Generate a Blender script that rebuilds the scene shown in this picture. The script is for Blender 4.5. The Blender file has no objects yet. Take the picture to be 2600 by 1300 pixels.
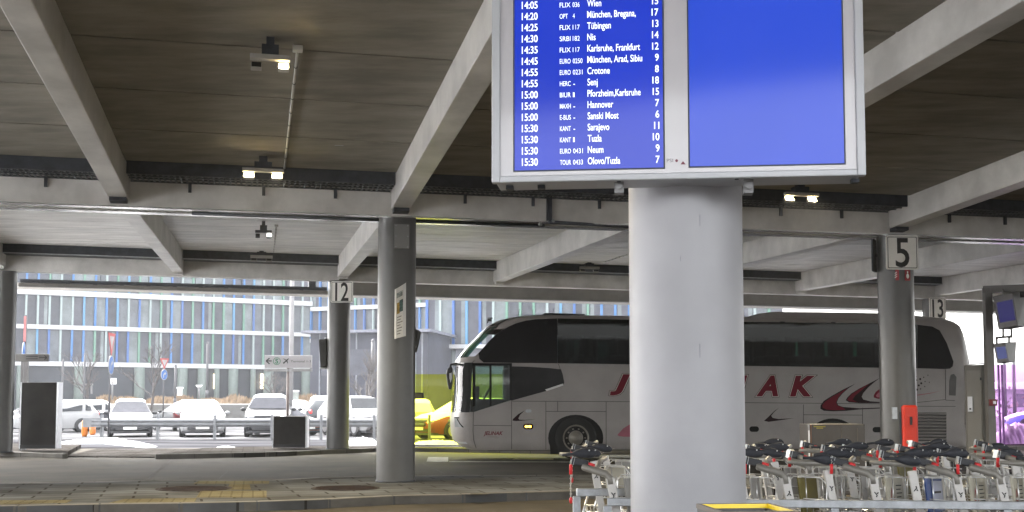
import bpy, bmesh, math, random
from mathutils import Vector, Matrix
R = math.radians
random.seed(7)
scene = bpy.context.scene
COL = scene.collection
# ------------------------------------------------------------------ camera
F, CX, YH, H = 2900.0, 1300.0, 1030.0, 1.4        # focal length, centre and horizon of the 2600x1300 photograph; eye height
PITCH = R(3.8)
CY = YH - F*math.tan(PITCH)
cam = bpy.data.cameras.new('camera'); camo = bpy.data.objects.new('camera', cam); COL.objects.link(camo)
cam.sensor_width = 36; cam.sensor_fit = 'HORIZONTAL'; cam.lens = F/2600*36
cam.shift_y = (CY-650)/2600
cam.clip_start = .05; cam.clip_end = 3000
camo.location = (0, 0, H); camo.rotation_euler = (R(90)+PITCH, 0, 0)
scene.camera = camo
# ------------------------------------------------------------------ sky, sun, exposure
SUN_EL, SUN_AZ = R(44), R(-40)
w = bpy.data.worlds.new('World'); scene.world = w; w.use_nodes = True
nt = w.node_tree; nt.nodes.clear()
sky = nt.nodes.new('ShaderNodeTexSky'); sky.sky_type = 'NISHITA'; sky.sun_disc = False
sky.sun_elevation = SUN_EL; sky.sun_rotation = SUN_AZ; sky.dust_density = 4; sky.air_density = 1.5
hs = nt.nodes.new('ShaderNodeHueSaturation'); hs.inputs['Saturation'].default_value = .12
bg = nt.nodes.new('ShaderNodeBackground'); bg.inputs['Strength'].default_value = .15
wo = nt.nodes.new('ShaderNodeOutputWorld')
nt.links.new(sky.outputs[0], hs.inputs['Color']); nt.links.new(hs.outputs[0], bg.inputs['Color']); nt.links.new(bg.outputs[0], wo.inputs['Surface'])
sl = bpy.data.lights.new('sun', 'SUN'); sl.energy = .7; sl.angle = R(16); sl.color = (1, .97, .93)
so = bpy.data.objects.new('sun', sl); COL.objects.link(so)
sd = Vector((math.sin(SUN_AZ)*math.cos(SUN_EL), math.cos(SUN_AZ)*math.cos(SUN_EL), math.sin(SUN_EL)))
so.rotation_euler = sd.to_track_quat('Z', 'Y').to_euler(); so.location = sd*200
scene.view_settings.view_transform = 'Standard'; scene.view_settings.look = 'None'
scene.view_settings.exposure = 3.25; scene.view_settings.gamma = 1
scene.render.engine = 'CYCLES'
scene.cycles.use_denoising = True
scene.cycles.max_bounces = 10; scene.cycles.diffuse_bounces = 6; scene.cycles.transparent_max_bounces = 16
scene.cycles.caustics_reflective = False; scene.cycles.caustics_refractive = False
scene.cycles.sample_clamp_indirect = 6
# ------------------------------------------------------------------ from a pixel to a place
_cp, _sp = math.cos(PITCH), math.sin(PITCH)
CAM = Vector((0, 0, H))
def ray(u, v):
    a, b = (u-CX), (CY-v)
    return Vector((a, F*_cp - b*_sp, F*_sp + b*_cp))
def at(u, v, Y):
    d = ray(u, v); return CAM + d*(Y/d.y)
def onz(u, v, z):
    d = ray(u, v); return CAM + d*((z-H)/d.z)
def onplane(u, v, P, n):
    d = ray(u, v); return CAM + d*((P-CAM).dot(n)/d.dot(n))
def proj(p):
    q = p-CAM
    zc = q.y*_cp + q.z*_sp
    return CX+F*q.x/zc, CY-F*(-q.y*_sp+q.z*_cp)/zc
# ------------------------------------------------------------------ materials
def _n(nt, t, **k):
    n = nt.nodes.new(t)
    for a, b in k.items(): setattr(n, a, b)
    return n
def mat(name, col, rough=.6, metal=0., var=.18, scale=2.5, bump=0., bscale=60., spec=.5, coat=0., stretch=(1, 1, 1), rot=0., col2=None, lo=.35, hi=.65, emit=0., rvar=0.):
    m = bpy.data.materials.new(name); m.use_nodes = True
    nt = m.node_tree; b = nt.nodes['Principled BSDF']; L = nt.links.new
    b.inputs['Roughness'].default_value = rough; b.inputs['Metallic'].default_value = metal
    b.inputs['Specular IOR Level'].default_value = spec; b.inputs['Coat Weight'].default_value = coat; b.inputs['Coat Roughness'].default_value = .05
    tc = _n(nt, 'ShaderNodeTexCoord'); mp = _n(nt, 'ShaderNodeMapping'); mp.inputs['Scale'].default_value = stretch; mp.inputs['Rotation'].default_value = (0, 0, rot)
    L(tc.outputs['Object'], mp.inputs['Vector'])
    no = _n(nt, 'ShaderNodeTexNoise'); no.inputs['Scale'].default_value = scale; no.inputs['Detail'].default_value = 6; no.inputs['Roughness'].default_value = .6
    L(mp.outputs[0], no.inputs['Vector'])
    r = _n(nt, 'ShaderNodeValToRGB'); r.color_ramp.elements[0].position = lo; r.color_ramp.elements[1].position = hi
    c = Vector(col); d = Vector(col2) if col2 else c*(1-var); e = c if col2 else c*(1+var)
    r.color_ramp.elements[0].color = (*d, 1); r.color_ramp.elements[1].color = (*[min(1, x) for x in e], 1)
    L(no.outputs['Fac'], r.inputs['Fac']); L(r.outputs['Color'], b.inputs['Base Color'])
    if rvar:
        mr = _n(nt, 'ShaderNodeMapRange'); mr.inputs['To Min'].default_value = max(.03, rough-rvar); mr.inputs['To Max'].default_value = min(1, rough+rvar)
        mr.inputs['From Min'].default_value = .35; mr.inputs['From Max'].default_value = .65
        L(no.outputs['Fac'], mr.inputs['Value']); L(mr.outputs[0], b.inputs['Roughness'])
    if bump:
        n2 = _n(nt, 'ShaderNodeTexNoise'); n2.inputs['Scale'].default_value = bscale; n2.inputs['Detail'].default_value = 4
        L(mp.outputs[0], n2.inputs['Vector'])
        bp = _n(nt, 'ShaderNodeBump'); bp.inputs['Strength'].default_value = bump; bp.inputs['Distance'].default_value = .01
        L(n2.outputs['Fac'], bp.inputs['Height']); L(bp.outputs[0], b.inputs['Normal'])
    if emit:
        L(r.outputs['Color'], b.inputs['Emission Color']); b.inputs['Emission Strength'].default_value = emit
    return m
def glass(name, tint, gl=.9, rough=.02):
    m = bpy.data.materials.new(name); m.use_nodes = True
    nt = m.node_tree; nt.nodes.clear(); L = nt.links.new
    o = _n(nt, 'ShaderNodeOutputMaterial'); mx = _n(nt, 'ShaderNodeMixShader'); t = _n(nt, 'ShaderNodeBsdfTransparent'); g = _n(nt, 'ShaderNodeBsdfGlossy')
    fr = _n(nt, 'ShaderNodeFresnel'); fr.inputs['IOR'].default_value = 1.45
    t.inputs['Color'].default_value = (*tint, 1); g.inputs['Roughness'].default_value = rough; g.inputs['Color'].default_value = (gl, gl, gl*1.03, 1)
    L(fr.outputs[0], mx.inputs[0]); L(t.outputs[0], mx.inputs[1]); L(g.outputs[0], mx.inputs[2]); L(mx.outputs[0], o.inputs['Surface'])
    return m
def paving(name, col, col2, mortar, bw, bh, rot, rough=.5, ms=.012):
    m = bpy.data.materials.new(name); m.use_nodes = True
    nt = m.node_tree; b = nt.nodes['Principled BSDF']; L = nt.links.new; b.inputs['Specular IOR Level'].default_value = 0
    tc = _n(nt, 'ShaderNodeTexCoord'); mp = _n(nt, 'ShaderNodeMapping'); mp.inputs['Rotation'].default_value = (0, 0, rot)
    L(tc.outputs['Object'], mp.inputs['Vector'])
    br = _n(nt, 'ShaderNodeTexBrick'); br.inputs['Scale'].default_value = 1; br.inputs['Brick Width'].default_value = bw; br.inputs['Row Height'].default_value = bh
    br.inputs['Mortar Size'].default_value = ms; br.inputs['Mortar Smooth'].default_value = .2; br.inputs['Bias'].default_value = 0
    br.inputs['Color1'].default_value = (*col, 1); br.inputs['Color2'].default_value = (*col2, 1); br.inputs['Mortar'].default_value = (*mortar, 1)
    L(mp.outputs[0], br.inputs['Vector'])
    no = _n(nt, 'ShaderNodeTexNoise'); no.inputs['Scale'].default_value = .9; no.inputs['Detail'].default_value = 7
    L(tc.outputs['Object'], no.inputs['Vector'])
    r = _n(nt, 'ShaderNodeValToRGB'); r.color_ramp.elements[0].position = .35; r.color_ramp.elements[1].position = .7
    r.color_ramp.elements[0].color = (.55, .52, .48, 1); r.color_ramp.elements[1].color = (1.1, 1.1, 1.1, 1)
    L(no.outputs['Fac'], r.inputs['Fac'])
    mx = _n(nt, 'ShaderNodeMix', data_type='RGBA', blend_type='MULTIPLY'); mx.inputs[0].default_value = 1
    L(br.outputs['Color'], mx.inputs[6]); L(r.outputs['Color'], mx.inputs[7]); L(mx.outputs[2], b.inputs['Base Color'])
    mr = _n(nt, 'ShaderNodeMapRange'); mr.inputs['From Min'].default_value = .3; mr.inputs['From Max'].default_value = .65; mr.inputs['To Min'].default_value = .2; mr.inputs['To Max'].default_value = 1
    L(no.outputs['Fac'], mr.inputs['Value']); L(mr.outputs[0], b.inputs['Roughness'])
    bp = _n(nt, 'ShaderNodeBump'); bp.inputs['Strength'].default_value = .5; bp.inputs['Distance'].default_value = .006; bp.invert = True
    L(br.outputs['Fac'], bp.inputs['Height']); L(bp.outputs[0], b.inputs['Normal'])
    return m
# ------------------------------------------------------------------ mesh helper
class MB:
    def __init__(s): s.v = []; s.f = []; s.sm = []
    def add(s, vs, fs, smooth=False):
        o = len(s.v); s.v += [Vector(p) for p in vs]
        for f in fs: s.f.append([i+o for i in f]); s.sm.append(smooth)
        return s
    def hexa(s, p):     # 8 points: bottom 4 (loop), top 4 (loop)
        return s.add(p, [(3, 2, 1, 0), (4, 5, 6, 7), (0, 1, 5, 4), (1, 2, 6, 5), (2, 3, 7, 6), (3, 0, 4, 7)])
    def box(s, c, size, ex=(1, 0, 0), ey=(0, 1, 0), ez=(0, 0, 1)):
        c = Vector(c); ex = Vector(ex)*size[0]/2; ey = Vector(ey)*size[1]/2; ez = Vector(ez)*size[2]/2
        return s.hexa([c-ex-ey-ez, c+ex-ey-ez, c+ex+ey-ez, c-ex+ey-ez, c-ex-ey+ez, c+ex-ey+ez, c+ex+ey+ez, c-ex+ey+ez])
    def bb(s, x0, x1, y0, y1, z0, z1): return s.box(((x0+x1)/2, (y0+y1)/2, (z0+z1)/2), (x1-x0, y1-y0, z1-z0))
    def bar(s, a, b, w, h=None, up=(0, 0, 1)):
        a = Vector(a); b = Vector(b); h = h or w; d = (b-a); ln = d.length; d = d/ln
        up = Vector(up)
        if abs(d.dot(up)) > .98: up = Vector((0, 1, 0))
        x = d.cross(up).normalized(); z = x.cross(d).normalized()
        return s.box((a+b)/2, (w, ln, h), x, d, z)
    def tube(s, pts, r, n=10, caps=True):
        pts = [Vector(p) for p in pts]; rs = r if isinstance(r, (list, tuple)) else [r]*len(pts)
        vs = []; pn = None
        for i, p in enumerate(pts):
            d = (pts[min(i+1, len(pts)-1)]-pts[max(i-1, 0)]).normalized()
            if pn is None:
                up = Vector((0, 0, 1)) if abs(d.z) < .95 else Vector((0, 1, 0))
                x = d.cross(up).normalized()
            else:
                x = (pn - d*pn.dot(d)).normalized()
            pn = x; y = d.cross(x)
            for k in range(n):
                a = 2*math.pi*k/n; vs.append(p + (x*math.cos(a)+y*math.sin(a))*rs[i])
        fs = [(i*n+k, i*n+(k+1) % n, (i+1)*n+(k+1) % n, (i+1)*n+k) for i in range(len(pts)-1) for k in range(n)]
        s.add(vs, fs, True)
        if caps:
            o = len(s.v)-len(vs)
            s.f.append([o+k for k in range(n)][::-1]); s.sm.append(False)
            s.f.append([o+(len(pts)-1)*n+k for k in range(n)]); s.sm.append(False)
        return s
    def prism(s, poly, nrm, t):     # outline (3D, planar) given depth t along nrm
        nrm = Vector(nrm); n = len(poly); poly = [Vector(p) for p in poly]
        a = poly; b = [p+nrm*t for p in poly]
        s.add(a+b, [tuple(range(n))[::-1], tuple(range(n, 2*n))]+[(i, (i+1) % n, (i+1) % n+n, i+n) for i in range(n)])
        return s
    def grid(s, rows, smooth=True, closed=False):
        n = len(rows[0]); vs = [p for r in rows for p in r]
        fs = []
        for i in range(len(rows)-1):
            for k in range(n if closed else n-1):
                fs.append((i*n+k, i*n+(k+1) % n, (i+1)*n+(k+1) % n, (i+1)*n+k))
        return s.add(vs, fs, smooth)
    def ell(s, c, rx, ry, rz, nu=14, nv=9, ex=(1, 0, 0), ey=(0, 1, 0), ez=(0, 0, 1), f=None):
        ex, ey, ez = Vector(ex), Vector(ey), Vector(ez); rows = []
        for i in range(nv+1):
            th = math.pi*i/nv; row = []
            for k in range(nu):
                ph = 2*math.pi*k/nu
                x, y, z = math.sin(th)*math.cos(ph), math.sin(th)*math.sin(ph), math.cos(th)
                if f: x, y, z = f(x, y, z)
                row.append(Vector(c)+ex*x*rx+ey*y*ry+ez*z*rz)
            rows.append(row)
        return s.grid(rows, True, True)
    def build(s, name, m=None, parent=None, bevel=0., auto=False, loc=None, seg=2):
        me = bpy.data.meshes.new(name)
        org = Vector(loc) if loc else (abs_loc(parent) if parent else Vector((0, 0, 0)))
        me.from_pydata([tuple(p-org) for p in s.v], [], s.f)
        bm = bmesh.new(); bm.from_mesh(me); bmesh.ops.recalc_face_normals(bm, faces=bm.faces); bm.to_mesh(me); bm.free()
        me.polygons.foreach_set('use_smooth', s.sm); me.update()
        o = bpy.data.objects.new(name, me); COL.objects.link(o)
        if m: me.materials.append(m)
        if parent: o.parent = parent
        else: o.location = org
        if bevel:
            b = o.modifiers.new('bevel', 'BEVEL'); b.width = bevel; b.segments = seg; b.limit_method = 'ANGLE'; b.angle_limit = R(40)
        return o
def abs_loc(o):
    p = Vector((0, 0, 0))
    while o: p = p+o.location; o = o.parent
    return p
def tag(o, label=None, cat=None, group=None, kind=None):
    if label: o['label'] = label
    if cat: o['category'] = cat
    if group: o['group'] = group
    if kind: o['kind'] = kind
    return o
def thing(name, label, cat, loc=(0, 0, 0), group=None):
    o = bpy.data.objects.new(name, None); COL.objects.link(o); o.location = loc; o.empty_display_size = .2
    return tag(o, label, cat, group)
KIDS = {}
def copy_tree(o, parent=None):
    c = o.copy(); COL.objects.link(c)
    if parent: c.parent = parent
    for ch in list(o.children): copy_tree(ch, c)
    return c
# ------------------------------------------------------------------ lettering
_dg = None
def _textmesh(s, bold=0., shear=0.):
    cu = bpy.data.curves.new('t', 'FONT'); cu.body = s; cu.size = 1; cu.offset = bold; cu.shear = shear; cu.resolution_u = 4; cu.fill_mode = 'FRONT' if True else 'BOTH'
    o = bpy.data.objects.new('t', cu); COL.objects.link(o)
    me = bpy.data.meshes.new_from_object(o.evaluated_get(bpy.context.evaluated_depsgraph_get()))
    vs = [v.co.copy() for v in me.vertices]; fs = [tuple(p.vertices) for p in me.polygons]
    bpy.data.objects.remove(o); bpy.data.curves.remove(cu); bpy.data.meshes.remove(me)
    return vs, fs
_hv, _ = _textmesh('H'); CAPH = max(v.y for v in _hv)
def text(mb, s, O, ex, ez, cap, xf=1., width=None, align='L', bold=0., shear=0.):
    """letters whose left baseline is O, reading along ex, standing along ez, capitals cap metres tall"""
    vs, fs = _textmesh(s, bold, shear)
    x0 = min(v.x for v in vs); x1 = max(v.x for v in vs); k = cap/CAPH
    kx = width/(x1-x0) if width else k*xf
    off = 0 if align == 'L' else (-(x1-x0)*kx if align == 'R' else -(x1-x0)*kx/2)
    ex = Vector(ex); ez = Vector(ez); O = Vector(O)
    mb.add([O+ex*((v.x-x0)*kx+off)+ez*(v.y*k) for v in vs], fs)
    return (x1-x0)*kx
def circle(c, ex, ez, r, n=24, rz=None):
    c = Vector(c); ex = Vector(ex); ez = Vector(ez)
    return [c+ex*math.cos(2*math.pi*k/n)*r+ez*math.sin(2*math.pi*k/n)*(rz or r) for k in range(n)]
def rrect(c, ex, ez, w, h, r, n=4):
    c = Vector(c); ex = Vector(ex); ez = Vector(ez); out = []
    for (sx, sz, a0) in ((1, 1, 0), (-1, 1, 90), (-1, -1, 180), (1, -1, 270)):
        for k in range(n+1):
            a = R(a0+90*k/n); out.append(c+ex*(sx*(w/2-r)+math.cos(a)*r)+ez*(sz*(h/2-r)+math.sin(a)*r))
    return out
# ------------------------------------------------------------------ palette
concrete = mat('beam_concrete', (.58, .567, .545), .38, var=.2, scale=1.1, bump=.06, bscale=30, spec=.5)
ceilmat = None
steel_dk = mat('dark_steel', (.045, .05, .06), .5, .3, var=.25, scale=6)
black = mat('black_plastic', (.012, .012, .014), .4)
rubber = mat('rubber', (.018, .018, .018), .85)
railgrey = mat('dull_galvanised', (.20, .205, .215), .6, .2, var=.12, scale=4)
galv = mat('galvanised_steel', (.42, .44, .46), .38, .75, var=.12, scale=14)
alu = mat('aluminium', (.62, .63, .66), .35, .5, var=.05, scale=5)
white = mat('white_enamel', (.78, .78, .77), .4, var=.04)
cream = mat('cream_sign_white', (.86, .845, .80), .45, var=.05)
redp = mat('red_plastic', (.62, .025, .03), .4)
inkm = mat('black_lettering', (.015, .015, .015), .6)
snow = mat('snow', (.80, .805, .82), .9, var=.05, scale=2, bump=.4, bscale=8)
# ------------------------------------------------------------------ ground, roads, pavements
ZP = .12
A1 = onz(0, 511, 4.6); B1 = onz(2600, 606, 4.6); gx = (B1-A1).normalized(); gy = Vector((-gx.y, gx.x, 0)); GA = math.atan2(gx.y, gx.x)
asphalt = mat('asphalt', (.064, .056, .044), .85, var=.3, scale=.7, bump=.4, bscale=90, rvar=.05, spec=.05)
wetroad = mat('wet_asphalt', (.028, .027, .030), .9, spec=0, scale=.35, col2=(.075, .075, .08), lo=.42, hi=.6, stretch=(.35, 1.6, 1), bump=.2, bscale=30)
snowground = mat('trodden_snow', (.20, .20, .207), 1, spec=0, scale=.3, col2=(.055, .054, .055), lo=.42, hi=.66, bump=.5, bscale=12, stretch=(.5, 1, 1))
def sheet(name, pts, m, z=None):
    mb = MB(); mb.add([Vector((p[0], p[1], p[2] if z is None else z)) for p in pts], [tuple(range(len(pts)))])
    return tag(mb.build(name, m), kind='structure')
sheet('ground', [(-1500, -1500, 0), (1500, -1500, 0), (1500, 1500, 0), (-1500, 1500, 0)], snowground, -.03)
sheet('road', [(-18, -45, 0), (110, -45, 0), (110, 41, 0), (-18, 37.5, 0)], asphalt, 0)
sheet('snow_bounce_sheet', [(-80, -45, 0), (-18.01, -45, 0), (-18.01, 33.5, 0), (-80, 32, 0)], snow, -.004)  # unseen bright snow left of the view, added to light the beams from below
sheet('street', [(-70, 34, 0), (110, 38, 0), (110, 52, 0), (-70, 45.6, 0)], wetroad, -.012)
def slab_poly(name, top, m, zt=ZP):
    mb = MB(); n = len(top)
    a = [Vector((p[0], p[1], zt)) for p in top]; b = [Vector((p[0], p[1], -.05)) for p in top]
    mb.add(a+b, [tuple(range(n))]+[(i, (i+1) % n, (i+1) % n+n, i+n) for i in range(n)])
    return tag(mb.build(name, m), kind='structure')
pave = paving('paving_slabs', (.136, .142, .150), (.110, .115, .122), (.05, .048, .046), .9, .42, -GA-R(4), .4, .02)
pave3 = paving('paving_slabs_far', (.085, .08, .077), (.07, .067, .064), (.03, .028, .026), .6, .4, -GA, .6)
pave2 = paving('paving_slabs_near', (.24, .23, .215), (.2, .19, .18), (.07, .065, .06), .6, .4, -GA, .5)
kerbm = mat('kerb_concrete', (.13, .122, .11), .8, var=.2, spec=.1, scale=2.2, bump=.3, bscale=50)
# near pavement we stand on, middle island, far platform
nf = [onz(-400, 1338, ZP), onz(3000, 1322, ZP)]
slab_poly('pavement', [nf[0], nf[1], nf[1]-gy*24+gx*4, nf[0]-gy*24-gx*6], pave2)
far_e = [onz(u, v, ZP) for u, v in ((-700, 1228), (0, 1227), (155, 1226), (373, 1219), (683, 1219), (800, 1213), (948, 1209), (1051, 1207), (1300, 1207), (1480, 1206), (1900, 1203), (2700, 1196))]
near_e = [onz(u, v, ZP) for u, v in ((3000, 1228), (2600, 1232), (1900, 1240), (1450, 1247), (1193, 1255.5), (987, 1260), (800, 1270), (677, 1274), (497, 1278), (261, 1281), (180, 1283), (0, 1286), (-700, 1290))]
slab_poly('paved_island', far_e+near_e, pave)
def kerb(name, line, wid, zt, gap=.008, step=1.0, inward=None):
    """kerb stones laid along a line, outer face on the line"""
    mb = MB(); line = [Vector((p[0], p[1], 0)) for p in line]
    L = [0]
    for i in range(1, len(line)): L.append(L[-1]+(line[i]-line[i-1]).length)
    def pos(s):
        for i in range(1, len(line)):
            if s <= L[i] or i == len(line)-1:
                d = (line[i]-line[i-1]).normalized(); return line[i-1]+d*(s-L[i-1]), d
    s = 0
    while s < L[-1]-.3:
        e = min(s+step, L[-1]); p, d = pos(s+gap); q, d2 = pos(e-gap)
        n = Vector((-d.y, d.x, 0)); n2 = Vector((-d2.y, d2.x, 0))
        if inward is not None and n.dot(inward) < 0: n = -n; n2 = -n2
        za, zb = (zt(p), zt(q)) if callable(zt) else (zt, zt)
        mb.hexa([p-n*.004-Vector((0, 0, .05)), q-n2*.004-Vector((0, 0, .05)), q+n2*wid-Vector((0, 0, .05)), p+n*wid-Vector((0, 0, .05)),
                 p-n*.004+Vector((0, 0, za)), q-n2*.004+Vector((0, 0, zb)), q+n2*wid+Vector((0, 0, zb)), p+n*wid+Vector((0, 0, za))])
        s = e
    return tag(mb.build(name, kerbm, bevel=.012), kind='structure')
kerb('kerb', near_e, .16, ZP+.006, inward=gy)
kerb('kerb', far_e, .14, ZP+.005, inward=-gy)
kerb('kerb', nf, .14, ZP+.005, inward=-gy)
# far platform: a stub on the left, a dropped crossing, then the long curved edge
fl = [onz(u, v, ZP) for u, v in ((-500, 1140), (0, 1147), (160, 1153))]
slab_poly('platform_end', fl+[onz(160, 1128, ZP)+Vector((.6, 0, 0)), onz(-500, 1118, ZP)], pave3)
kerb('kerb', fl, .16, ZP+.006, inward=gy)
fr = [onz(u, v, ZP) for u, v in ((395, 1154), (620, 1150), (730, 1147), (830, 1142), (950, 1138), (1060, 1137), (1250, 1139.5), (1450, 1143), (1700, 1144), (2600, 1133), (3300, 1126))]
slab_poly('platform', fr+[onz(3300, 1116, ZP), onz(2600, 1121, ZP), onz(1700, 1131, ZP), onz(1060, 1131.5, ZP), onz(700, 1133, ZP), onz(520, 1137, ZP)], pave3)
kerb('kerb', fr, .16, ZP+.006, inward=gy)
slab_poly('crossing_slab', [onz(162, 1158, .03), onz(393, 1160, .03), onz(520, 1140, .03), onz(250, 1138, .03)], pave3, .028)
# markings, and a yellow water reflection painted on the road
paint = mat('road_paint', (.45, .44, .40), .9, var=.3, scale=5, spec=0)
def mark(name, px, m=paint, z=.004): return sheet(name, [onz(u, v, z) for u, v in px], m)
mark('marking_or_reflection', [(1083, 1172), (1138, 1172.5), (1138, 1161), (1087, 1160)])
mark('marking_or_reflection', [(1140, 1173), (1480, 1174), (1480, 1172), (1140, 1171)])
mark('marking_or_reflection', [(1300, 1166), (1405, 1167), (1405, 1164), (1310, 1163.5)], mat('yellow_reflection', (.62, .55, .25), .6, var=.2))  # yellow streak painted in for a reflection on the wet road
seamm = mat('sealed_joint', (.115, .108, .098), .9, var=.2, spec=0)
mark('road_joint', [(373, 1216), (378, 1216), (445, 1161), (442, 1161)], seamm)
mark('road_joint', [(1128, 1203), (1133, 1203), (1073, 1176), (1070, 1176)], seamm)
mark('road_joint', [(555, 1215), (558, 1215), (580, 1195), (578, 1195)], seamm)
tact = paving('tactile_slabs', (.24, .215, .14), (.205, .185, .12), (.09, .078, .05), .3, .075, -GA, .6, .014)
def tile(name, px, z=ZP+.004): return sheet(name, [onz(u, v, z) for u, v in px], tact)
tile('tactile_paving', [(498, 1263), (677, 1263), (677, 1246), (510, 1246)])
tile('tactile_paving', [(575, 1243), (637, 1243), (634, 1229), (583, 1229)])
tile('tactile_paving', [(275, 1277), (495, 1274), (500, 1264), (315, 1267)])
tile('tactile_paving', [(490, 1228), (683, 1228), (684, 1221), (505, 1221)])
tile('tactile_paving', [(0, 1281), (170, 1277), (185, 1269), (0, 1270)])
stainm = mat('oil_stain', (.045, .04, .033), .8, var=.3, scale=8, spec=0)
for px in ([(1190, 1257.5), (1241, 1257), (1236, 1263), (1232, 1272), (1222, 1278), (1214, 1270), (1206, 1262)], [(1289, 1254.6), (1328, 1254), (1320, 1261), (1308, 1267), (1298, 1260)]):
    sheet('kerb_stain', [onz(u, v-1.5, ZP+.012) if v < 1259 else onz(u, v, ZP+.012) for u, v in px][:2]+[onz(u, 1253.2, ZP+.012) for u in (px[1][0]-6, px[0][0]+6)], stainm)
# manhole covers
iron = mat('rusty_iron', (.032, .02, .014), .85, 0, spec=.1, var=.4, scale=5, bump=.4, bscale=70)
def manhole(u, v, rpx, label):
    c = onz(u, v, ZP); r = rpx/F*c.y
    mb = MB(); mb.prism(circle(c+Vector((0, 0, .002)), (1, 0, 0), (0, 1, 0), r), (0, 0, 1), .01)
    o = mb.build('manhole_cover', iron, loc=c)
    tag(o, label, 'manhole cover', 'manhole covers in the paved island')
    rg = MB(); a = circle(c, (1, 0, 0), (0, 1, 0), r+.05); b = circle(c, (1, 0, 0), (0, 1, 0), r+.006)
    z = Vector((0, 0, .008)); n = len(a)
    rg.add([p+z for p in a]+[p+z for p in b]+[p for p in a]+[p for p in b], [(i, (i+1) % n, (i+1) % n+n, i+n) for i in range(n)]+[(i, (i+1) % n, (i+1) % n+2*n, i+2*n) for i in range(n)]+[(n+i, n+(i+1) % n, 3*n+(i+1) % n, 3*n+i) for i in range(n)])
    rg.build('cover_ring', iron, o)
    ribs = MB()
    for k in range(-4, 5):
        h = math.sqrt(max(0, 1-(k/5)**2))*r*.95
        ribs.bar(c+gx*(-h)+gy*(k/5*r)+Vector((0, 0, .013)), c+gx*h+gy*(k/5*r)+Vector((0, 0, .013)), .02, .006)
    ribs.build('tread_ribs', iron, o)
manhole(493, 1241, 86, 'rusty round iron cover touching the yellowish tactile slabs')
manhole(877, 1239.5, 78, 'rusty round iron cover just in front of the column with the notice board')
# ------------------------------------------------------------------ the canopy
def G1(a, b, z): p = A1+gx*a+gy*b; return Vector((p.x, p.y, z))
def a_at(u, b, z, base=A1, ex=gx, ey=gy):
    lo, hi = -40., 60.
    for _ in range(60):
        m = (lo+hi)/2; p = base+ex*m+ey*b; p = Vector((p.x, p.y, z))
        if proj(p)[0] < u: lo = m
        else: hi = m
    return lo
A2 = onz(35, 688.7, 5.12); B2 = onz(2225, 753.8, 5.12); hx = (B2-A2).normalized(); hy = Vector((-hx.y, hx.x, 0))
def G2(a, b, z): p = A2+hx*a+hy*b; return Vector((p.x, p.y, z))
def a2_at(u, b, z): return a_at(u, b, z, A2, hx, hy)
S1, ZC = .04, 5.19
def zc1(b): return ZC + S1*(-b-.7)
canopy = thing('bus_station_canopy', 'grey concrete bus station canopy with ribbed beams over the bus bays', 'canopy', G1(9, 0, 4.6))
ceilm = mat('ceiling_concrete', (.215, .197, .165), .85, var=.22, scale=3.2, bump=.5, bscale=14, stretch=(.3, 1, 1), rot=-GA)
joint = mat('dark_joint', (.03, .028, .025), .9)
pl = MB(); aL, aR = -9.5, 40.
b = -.7
while b > -21.5:
    b2 = b-1.83
    pl.hexa([G1(aL, b-.026, zc1(b)), G1(aR, b-.026, zc1(b)), G1(aR, b2+.026, zc1(b2)), G1(aL, b2+.026, zc1(b2)),
             G1(aL, b-.026, zc1(b)+.2), G1(aR, b-.026, zc1(b)+.2), G1(aR, b2+.026, zc1(b2)+.2), G1(aL, b2+.026, zc1(b2)+.2)])
    b = b2
bEND = b
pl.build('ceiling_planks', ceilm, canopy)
ceilm2 = mat('lit_ceiling_concrete', (.62, .61, .59), .45, var=.2, scale=2.6, bump=.1, bscale=14, stretch=(.3, 1, 1), rot=-GA)  # same ceiling concrete, the far bay's daylight painted in as a paler colour
pl2 = MB()
L1 = lambda t, a: G1(a, .66, ZC)
def bay2(a, t):    # t 0 at the first girder, 1 at the second
    p = G1(a, .66, 0); d = gy+gx*((a-8)*.004-.02)
    s = (A2-p).dot(hy)/d.dot(hy); q = p+d*s*t; return Vector((q.x, q.y, ZC+(5.84-ZC)*t))
NP = 10
aS = [-9+i*6. for i in range(8)]
for k in range(NP+2):
    for i in range(len(aS)-1):
        t0 = k/NP+.0012; t1 = (k+1)/NP-.0012
        q = [bay2(aS[i], t0), bay2(aS[i+1], t0), bay2(aS[i+1], t1), bay2(aS[i], t1)]
        pl2.hexa(q+[p+Vector((0, 0, .2)) for p in q])
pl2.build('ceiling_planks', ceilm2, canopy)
rd = MB()
q = [G1(aL-1, bEND, zc1(bEND)+.205), G1(aR+1, bEND, zc1(bEND)+.205), G1(aR+1, 0, zc1(0)+.205), G1(aL-1, 0, zc1(0)+.205)]
rd.hexa(q+[p+Vector((0, 0, .25)) for p in q])
for i in range(len(aS)-1):
    q = [bay2(aS[i], 0), bay2(aS[i+1], 0), bay2(aS[i+1], 1.2), bay2(aS[i], 1.2)]
    rd.hexa([p+Vector((0, 0, .205)) for p in q]+[p+Vector((0, 0, .45)) for p in q])
rd.build('roof_deck', joint, canopy)
# roof edge behind us
ef = MB(); ef.hexa([G1(aL, bEND-.02, 5.75), G1(aR, bEND-.02, 5.75), G1(aR, bEND-.3, 5.75), G1(aL, bEND-.3, 5.75), G1(aL, bEND-.02, 6.5), G1(aR, bEND-.02, 6.5), G1(aR, bEND-.3, 6.5), G1(aL, bEND-.3, 6.5)])
ef.build('edge_beam', concrete, canopy)
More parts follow.
